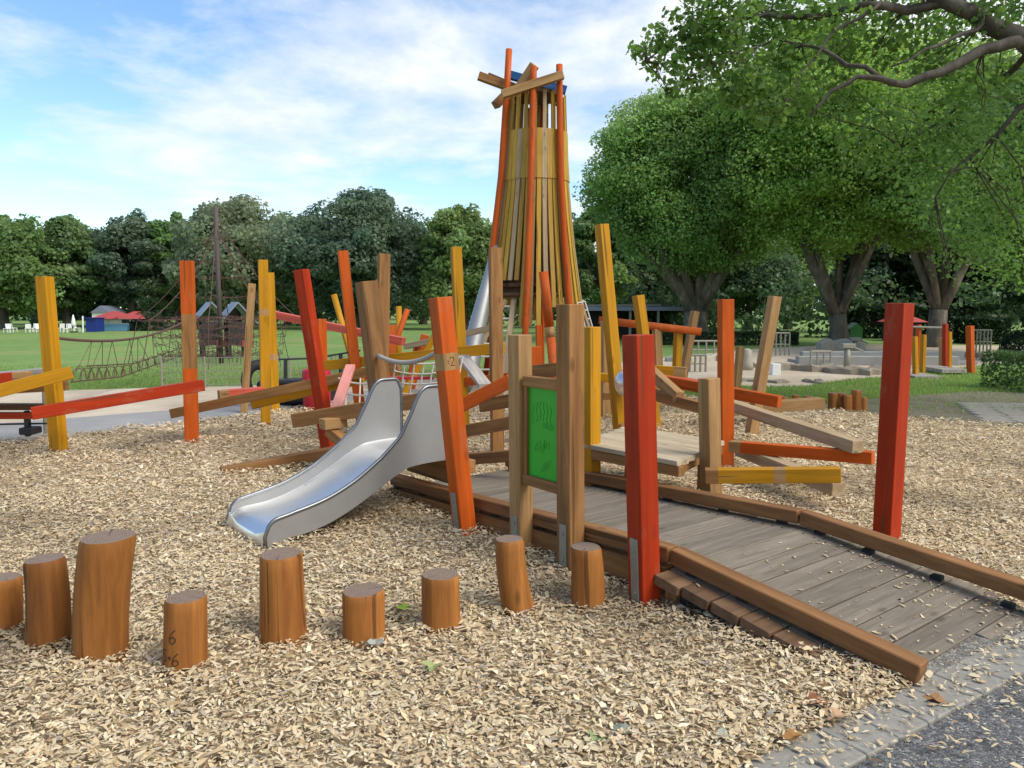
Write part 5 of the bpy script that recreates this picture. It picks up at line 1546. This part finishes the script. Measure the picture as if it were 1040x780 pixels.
# ------------------------------------------------------------------ right: pavilion, water play, second course
pv = at(640, 330, 38.5); pv.z = 0
pav = empty('pavilion', pv, 'dark open pavilion with a flat grey roof behind the salmon pole', 'pavilion')
zr = at(640, 316, 38.5).z
mb = MB().bar(pv + Vector((-2.9, 1.5, zr + .12)), pv + Vector((3.2, 1.5, zr + .12)), 3.6, .20); mb.build('roof', 'roof_grey', pav)
mb = MB().bar(pv + Vector((-2.2, 1.5, zr + .28)), pv + Vector((1.6, 1.5, zr + .30)), 2.0, .10); mb.build('roof_light', 'galvanised', pav)
mb = MB().box(pv + Vector((.3, 3.0, zr / 2)), (5.4, .2, zr)); mb.build('wall', 'dark_wall', pav)
for sx in (-2.5, -1.2, 0, 1.4, 2.8):
    mb = MB().tube([pv + Vector((sx, 0, -.1)), pv + Vector((sx, 0, zr + .03))], .07, 8); mb.build('column', 'galvanised', pav)

def slab(px0, px1, py, Y, h, d, mat, label, cat, name, seed, group=None):
    rd = random.Random(seed)
    a, b = at(px0, 400, Y), at(px1, 400, Y); L = b.x - a.x
    mb = MB(); n = max(8, int(L / .22)); rows = []
    for i in range(n + 1):
        x = a.x + L * i / n; y0 = Y + .22 * math.sin(i * .7 + seed) + rd.uniform(-.1, .1); hh = h * (1 + rd.uniform(-.25, .2)); 
        if i in (0, n): hh *= .6
        dd = d * (1 + rd.uniform(-.2, .2))
        rows.append([Vector((x, y0 - .03, -.05)), Vector((x, y0, hh * .8)), Vector((x + rd.uniform(-.02, .02), y0 + .06, hh)), Vector((x, y0 + dd * .6, hh * (1 + rd.uniform(-.15, .1)))), Vector((x, y0 + dd, hh * .85)), Vector((x, y0 + dd + .04, -.05))])
    mb.grid(rows); mb.f.append(tuple(range(5, -1, -1))); mb.m.append(0); e = n * 6; mb.f.append(tuple(range(e, e + 6))); mb.m.append(0)
    o = mb.build(name, mat, origin=Vector(((a.x + b.x) / 2, Y, 0))); return tag(o, label, cat, group)
SGP = 'rough stone ledges around the water play area'
slab(790, 850, 380, 19.2, .20, .5, 'stone', 'rough brown stone ledge in the middle of the sand behind the leaning bare post', 'stone ledge', 'stone_ledge', 1, SGP)
slab(848, 905, 380, 18.2, .18, .6, 'stone', 'rough brown stone ledge ending behind the big lone red post', 'stone ledge', 'stone_ledge', 2, SGP)
slab(738, 772, 380, 20.0, .16, .5, 'stone', 'short stone ledge between the orange post and the leaning bare post', 'stone ledge', 'stone_ledge', 3, SGP)
slab(815, 880, 360, 25.5, .22, .5, 'stone', 'stone ledge above the grey blue basin, nearer its left end', 'stone ledge', 'stone_ledge', 4, SGP)
slab(866, 1000, 360, 24.5, .16, .5, 'stone', 'long thin stone ledge behind the posts of the second course', 'stone ledge', 'stone_ledge', 5, SGP)
slab(832, 875, 350, 29.0, .38, .5, 'stone_pale', 'low grey stone wall at the back of the water play area', 'stone wall', 'stone_ledge', 6)
slab(755, 802, 388, 16.3, .07, .35, 'stone', 'flat stone edging where the sand meets the grass', 'stone ledge', 'stone_ledge', 7, SGP)
slab(822, 838, 388, 16.1, .07, .35, 'stone', 'small flat stone at the grass edge left of the reddish stumps', 'stone ledge', 'stone_ledge', 8, SGP)
slab(678, 736, 368, 22.5, .20, .5, 'stone_pale', 'pale stone ledge left of the orange post', 'stone ledge', 'stone_ledge', 9, SGP)
bs = empty('water_basin', (at(870, 365, 21.5).x, 21.5, 0), 'grey blue concrete channel basin of the water play area', 'basin')
for (px0, px1, Y, h, d) in ((808, 900, 21.2, .26, .25), (812, 905, 22.8, .30, .25)):
    a, b = at(px0, 400, Y), at(px1 + 70, 400, Y)
    mb = MB().bar(Vector((a.x, Y, h / 2 - .05)), Vector((b.x, Y, h / 2 - .05)), d, h + .1, ch=.02); mb.build('side_wall', 'basin_blue', bs)
a, b = at(808, 400, 22), at(975, 400, 22)
mb = MB().bar(Vector((a.x, 22, .05)), Vector((b.x, 22, .05)), 1.5, .08); mb.build('trough_floor', 'basin_blue', bs)
def railing(px0, px1, Y, h, n, label, grp='low metal railings of the water play area'):
    a, b = at(px0, 400, Y), at(px1, 400, Y)
    r = empty('railing', ((a.x + b.x) / 2, Y, 0), label, 'railing', grp)
    for i in range(n + 1):
        x = a.x + (b.x - a.x) * i / n
        mb = MB().tube([(x, Y, -.1), (x, Y, h)], .028, 8); mb.build('upright', 'galvanised', r)
    mb = MB().tube([(a.x, Y, h), (b.x, Y, h)], .03, 8); mb.tube([(a.x, Y, h * .5), (b.x, Y, h * .5)], .02, 8); mb.build('rail', 'galvanised', r)
railing(782, 800, 25.5, .75, 4, 'low metal railing just right of the leaning bare post')
railing(822, 842, 20.6, .42, 3, 'low metal railing in front of the grey blue basin')
railing(985, 1003, 27, .8, 5, 'metal railing far right behind the lone orange post')
railing(700, 732, 24, .55, 4, 'low metal railing left of the orange post by the water area')
railing(700, 716, 19, .42, 3, 'lowest metal railing on the pale stone left of the orange post')
for (px, py, tp, Y, lb) in ((860, 374, 352, 20.6, 'metal hand pump with a wide head beside the basin, nearer of the two'), (868, 362, 345, 26.5, 'farther metal pump post behind the basin')):
    c = at(px, py, Y); c.z = 0
    o = empty('water_pump', c, lb, 'pump', 'metal pumps of the water play area')
    zt = at(px, tp, Y).z
    mb = MB().tube([c - Vector((0, 0, .1)), c + Vector((0, 0, zt))], .085, 12); mb.build('column', 'galvanised', o, smooth=True)
    mb = MB().box(c + Vector((0, 0, zt + .02)), (.34, .22, .12)); mb.build('head', 'galvanised', o)
    mb = MB().tube([c + Vector((.1, 0, zt)), c + Vector((.38, -.1, zt - .12))], .025, 8); mb.build('handle', 'galvanised', o)
c = at(758, 380, 19.6); c.z = 0
mb = MB().tube([c, c + Vector((0, 0, .2)), c + Vector((0, 0, .36)), c + Vector((0, 0, .50)), c + Vector((0, 0, .55))], [.17, .15, .11, .12, .05], 12)
tag(mb.build('stone_figure', 'stone_pale', origin=c, smooth=True), 'pale tapering stone bollard beside the short slanting bare post', 'bollard')
c = at(787, 382, 18.2); c.z = 0
mb = MB().box(c + Vector((0, 0, .12)), (.2, .2, .3)); tag(mb.build('stone_block', 'white_paint', origin=c), 'small white stone block right of the leaning bare post', 'block')

G2 = 'posts of the second climbing course at the right'
post((986, 378), (985, 331), 'paint_vermilion', 'lone orange post at the right end of the second course', 0.135, a=25, group=G2)
post((960, 378), (960, 329), 'paint_red', 'tallest dark red post of the second course', 0.105, Y=19.6, a=20, group=G2)
post((964, 370), (964, 337), 'paint_yellow', 'yellow post right behind the tallest dark red post of the second course', 0.10, Y=20.2, a=20, group=G2)
post((957, 372), (957, 343), 'wood_light', 'bare post just left of the tallest dark red post of the second course', 0.12, Y=19.9, a=20, group=G2)
post((930, 384), (929, 342), 'paint_yellow', 'amber post nearest the big lone red post', 0.10, Y=17.8, a=20, group=G2)
post((937, 374), (938, 340), 'paint_yellow', 'shorter yellow post in the left pair of the second course', 0.10, Y=18.6, a=20, group=G2)
post((933, 372), (933, 330), 'paint_vermilion', 'slim orange red post behind the amber post of the second course', 0.10, Y=20.4, a=20, group=G2)
mb = MB().tube([at(924, 332, 20.4), at(960, 333, 20.2)], .03, 8)
tag(mb.build('swing_bar', 'galvanised', origin=at(924, 332, 20.4)), 'grey metal bar joining the two tallest posts of the second course', 'bar')
def plat(px0, px1, py, Y, label):
    a, b = at(px0, py, Y), at(px1, py, Y)
    o = empty('play_deck', ((a.x + b.x) / 2, Y + .6, 0), label, 'platform', 'decks of the second climbing course')
    mb = MB().bar(a + Vector((0, .6, 0)), b + Vector((0, .6, 0)), 1.2, .09); mb.build('deck', 'wood_grey', o)
    for p in (a, b):
        for dy in (.15, 1.05):
            mb = MB().bar(Vector((p.x + (.1 if p is a else -.1), Y + dy, -.1)), Vector((p.x + (.1 if p is a else -.1), Y + dy, a.z - .05)), .09, .09); mb.build('leg', 'wood_dark', o)
plat(929, 957, 384, 17.2, 'lower grey deck of the second course beside the amber post')
plat(957, 982, 377, 18.2, 'raised grey deck of the second course reaching to the lone orange post')
plat(918, 928, 386, 17.4, 'narrow grey deck half hidden by the big lone red post')
# distant green slide box
c = at(869, 352, 33); c.z = 0
gs = empty('play_house', c, 'small bright green play house with orange sides far behind the water play area', 'play house')
mb = MB().box(c + Vector((0, .4, .5)), (.9, .8, .8)); mb.build('wall', 'mid_green', gs)
mb = MB(); b4 = [c + Vector((-.5, -.05, .9)), c + Vector((.5, -.05, .9)), c + Vector((.5, .85, .9)), c + Vector((-.5, .85, .9))]; r2 = [c + Vector((0, -.05, 1.25)), c + Vector((0, .85, 1.25))]
for fpts in ((b4[0], b4[1], r2[0]), (b4[1], b4[2], r2[1], r2[0]), (b4[2], b4[3], r2[1]), (b4[3], b4[0], r2[0], r2[1])): mb.poly(fpts)
mb.build('roof', 'mid_green', gs)
mb = MB().box(c + Vector((-.6, .4, .4)), (.25, .7, .7)); mb.build('side_panel', 'paint_orange', gs)
gs.scale = (.6, .6, .75)
c = at(926, 350, 36); c.z = 0
sh = empty('shelter', c, 'dark little shelter with a reddish roof peeping out behind the big lone red post', 'shelter')
mb = MB().box(c + Vector((0, 1, .45)), (1.2, 1.4, .9)); mb.build('wall', 'dark_wall', sh)
mb = MB(); b4 = [c + Vector((-.8, .1, .9)), c + Vector((.8, .1, .9)), c + Vector((.8, 1.9, .9)), c + Vector((-.8, 1.9, .9))]; ap = c + Vector((0, 1, 1.35))
for i in range(4): mb.poly((b4[i], b4[(i + 1) % 4], ap))
mb.build('roof', 'red_tiles', sh)

# ------------------------------------------------------------------ fallen leaves and stray chips
def leaf(px, py, size, col, label, rz, zoff=.055):
    key = 'leaf_%0.2f_%0.2f_%0.2f' % col
    if key not in MATS: plain(key, col, .7, 0, 30, .25, .2)
    c = ground(px, py); c.z = zoff
    mb = MB(); n = 16; pts = []
    for i in range(n):
        a = 2 * math.pi * i / n
        r = size / 2 * (1.0 if i % 3 else .62) * (1 + .12 * math.sin(i * 5.1 + rz))
        pts.append(c + Vector((r * math.cos(a + rz) * 1.15, r * math.sin(a + rz), .012 * math.sin(2 * a + rz) + .006)))
    for i in range(n):
        mb.f.append((i, (i + 1) % n, n)); mb.m.append(0)
    mb.v = pts + [c]
    st = c + Vector((math.cos(rz), math.sin(rz), 0)) * size * .45
    o = mb.build('fallen_leaf', key, origin=c)
    mb2 = MB().tube([c, st, st + Vector((math.cos(rz + .3), math.sin(rz + .3), .01)) * .025], .0014, 4)
    s2 = mb2.build('leaf_stalk', key, origin=c); s2.parent = o; s2.matrix_basis = Matrix.Identity(4)
    tag(o, label, 'leaf', 'fallen leaves on the ground')
leaf(408, 621, .075, (.22, .33, .02), 'bright yellow green leaf lying right of the lowest stump', .3)
leaf(828, 718, .10, (.24, .09, .035), 'curled rust brown leaf on the chips near the ramp foot', 1.0)
leaf(849, 731, .09, (.40, .25, .14), 'tan leaf at the edge of the kerb below the ramp', 2.0)
leaf(806, 752, .07, (.26, .12, .03), 'small brown leaf on the chips left of the kerb', 2.7)
leaf(950, 709, .08, (.30, .15, .06), 'brown leaf lying on the kerb beyond the ramp foot', .5, .03)
leaf(440, 680, .08, (.28, .32, .12), 'pale yellow green leaf below the short straight stump', 4.0)
leaf(382, 655, .0751, (.30, .32, .28), 'greyish upturned leaf right of the foot of the lowest stump', 5.0)
leaf(606, 755, .075, (.20, .25, .10), 'dull green leaf near the bottom edge of the photo', 3.3)
leaf(634, 748, .085, (.17, .19, .15), 'dark grey green leaf near the bottom edge, right of the dull green one', 1.9)
leaf(638, 736, .07, (.34, .20, .13), 'pinkish brown leaf above the dark grey green leaf', 4.4)
leaf(733, 754, .08, (.36, .38, .30), 'pale silvery leaf on the chips left of the tan leaf', .9)
leaf(384, 618, .08, (.32, .33, .31), 'grey leaf just left of the bright yellow green leaf', 2.2)
leaf(660, 652, .085, (.33, .22, .11), 'brown leaf on the chips below the front red post', 3.0)

# stray chips over kerb, asphalt and the ramp
n = 3400
tt = rng.uniform(-1.5, 4.5, n); oo = rng.exponential(0.30, n) * -1 + 0.05
x = K0.x + KD.x * tt + KN.x * oo; y = K0.y + KD.y * tt + KN.y * oo
x2 = []; y2 = []; z2 = []
for i in range(260):
    s_q = -rng.uniform(0, 1) ** .6 * RL; t_q = rng.uniform(-.1, WID - .07) if rng.uniform() < .5 else WID - .06 - rng.exponential(.15)
    if not (0.06 < t_q < WID - .06 or t_q < -.06): continue
    p = bp(s_q, t_q, .008); x2.append(p.x); y2.append(p.y); z2.append(p.z)
inside = []
for i in range(n):
    d_ = Vector((x[i], y[i], 0)) - N1
    s_, t_ = d_.dot(BD), d_.dot(BW) + .09 * d_.dot(BD)
    inside.append(-RL - .02 < s_ < DL and -.2 < t_ < WID + .13)
inside = np.array(inside)
x, y = x[~inside], y[~inside]
tk = rng.uniform(-1.5, 1.15, 1800); ok = rng.uniform(-.03, .16, 1800)
xk, yk = K0.x + KD.x * tk + KN.x * ok, K0.y + KD.y * tk + KN.y * ok
chips(xk, yk, rng.uniform(.03, .055, 1800), 1.0, 'stray_chips', 0.22)
x = np.concatenate([x, x2]); y = np.concatenate([y, y2]); z = np.concatenate([np.full(len(x) - len(x2), .036), z2])
chips(x, y, z, 0.85, 'stray_chips', 0.14)

# ------------------------------------------------------------------ sky, sun, camera
SUN_EL, SUN_AZ = R(46), R(120)          # azimuth clockwise from the view direction (+Y)
w = bpy.data.worlds.new('World'); SC.world = w; w.use_nodes = True
nt = w.node_tree
for n_ in list(nt.nodes): nt.nodes.remove(n_)
out = nt.nodes.new('ShaderNodeOutputWorld'); bg = nt.nodes.new('ShaderNodeBackground')
sky = nt.nodes.new('ShaderNodeTexSky'); sky.sky_type = 'NISHITA'; sky.sun_disc = False
sky.sun_elevation = SUN_EL; sky.sun_rotation = SUN_AZ
sky.air_density = 1.0; sky.dust_density = 0.6; sky.ozone_density = 1.5
tc = nt.nodes.new('ShaderNodeTexCoord'); sx = nt.nodes.new('ShaderNodeSeparateXYZ'); nt.links.new(tc.outputs['Generated'], sx.inputs[0])
zc = mathn(nt, 'ADD', mathn(nt, 'MAXIMUM', sx.outputs[2], 0.0), 0.14)
cb = nt.nodes.new('ShaderNodeCombineXYZ')
nt.links.new(mathn(nt, 'DIVIDE', sx.outputs[0], zc), cb.inputs[0]); nt.links.new(mathn(nt, 'DIVIDE', sx.outputs[1], zc), cb.inputs[1])
mp = nt.nodes.new('ShaderNodeMapping'); mp.inputs['Location'].default_value = (3.1, 1.7, 0); mp.inputs['Scale'].default_value = (1.0, 0.9, 1)
nt.links.new(cb.outputs[0], mp.inputs[0])
n1 = noise(nt, mp.outputs[0], 0.75, 9, 0.55, 0.3)
n2 = noise(nt, mp.outputs[0], 2.2, 8, 0.6, 0.2)
cov = mathn(nt, 'ADD', mathn(nt, 'MULTIPLY', n1, 0.62), mathn(nt, 'MULTIPLY', n2, 0.38))
cov = mathn(nt, 'ADD', cov, mathn(nt, 'MULTIPLY', sx.outputs[0], 0.26))
mask = ramp(nt, cov, [(0.385, 0.0), (0.455, 0.5), (0.55, 0.98)])
shade = ramp(nt, n2, [(0.3, (6.6, 6.9, 7.4)), (0.65, (8.6, 8.7, 8.8))])
for e in nt.nodes:
    pass
cl = mixc(nt, ramp(nt, n2, [(0.3, 0.0), (0.65, 1.0)]), (5.7, 6.2, 6.8), (7.5, 7.75, 7.95))
skyc = nt.nodes.new('ShaderNodeHueSaturation'); skyc.inputs['Saturation'].default_value = 1.15; skyc.inputs['Value'].default_value = 1.6
nt.links.new(sky.outputs[0], skyc.inputs['Color'])
res = mixc(nt, mask, skyc.outputs[0], cl)
nt.links.new(res, bg.inputs[0]); bg.inputs[1].default_value = 0.112
nt.links.new(bg.outputs[0], out.inputs[0])

sd = bpy.data.lights.new('sun', 'SUN'); sd.energy = 2.9; sd.angle = R(30); sd.color = (1.0, 0.95, 0.88)
so = bpy.data.objects.new('sun', sd); COL.objects.link(so)
dirv = Vector((math.cos(SUN_EL) * math.sin(SUN_AZ), math.cos(SUN_EL) * math.cos(SUN_AZ), math.sin(SUN_EL)))
so.rotation_euler = (-dirv).to_track_quat('-Z', 'Y').to_euler()

cd = bpy.data.cameras.new('camera'); cd.sensor_width = 36; cd.lens = 36 * F / 1040.0; cd.clip_end = 2000; cd.clip_start = 0.05
co = bpy.data.objects.new('camera', cd); COL.objects.link(co)
co.location = (0, 0, CAMH); co.rotation_euler = (math.pi / 2 - P, 0, 0)
SC.camera = co
SC.view_settings.view_transform = 'Standard'; SC.view_settings.look = 'None'
SC.view_settings.exposure = 0.36; SC.view_settings.gamma = 1.0; SC.view_settings.use_curve_mapping = False
SC.render.engine = 'CYCLES'
SC.cycles.max_bounces = 6; SC.cycles.diffuse_bounces = 3; SC.cycles.glossy_bounces = 3; SC.cycles.transmission_bounces = 3
SC.cycles.use_denoising = True
try: SC.cycles.denoiser = 'OPENIMAGEDENOISE'
except Exception: pass
SC.cycles.sample_clamp_indirect = 6
for o in SC.objects:
    for k_ in ('_A', '_B', '_w'):
        if k_ in o.keys(): del o[k_]
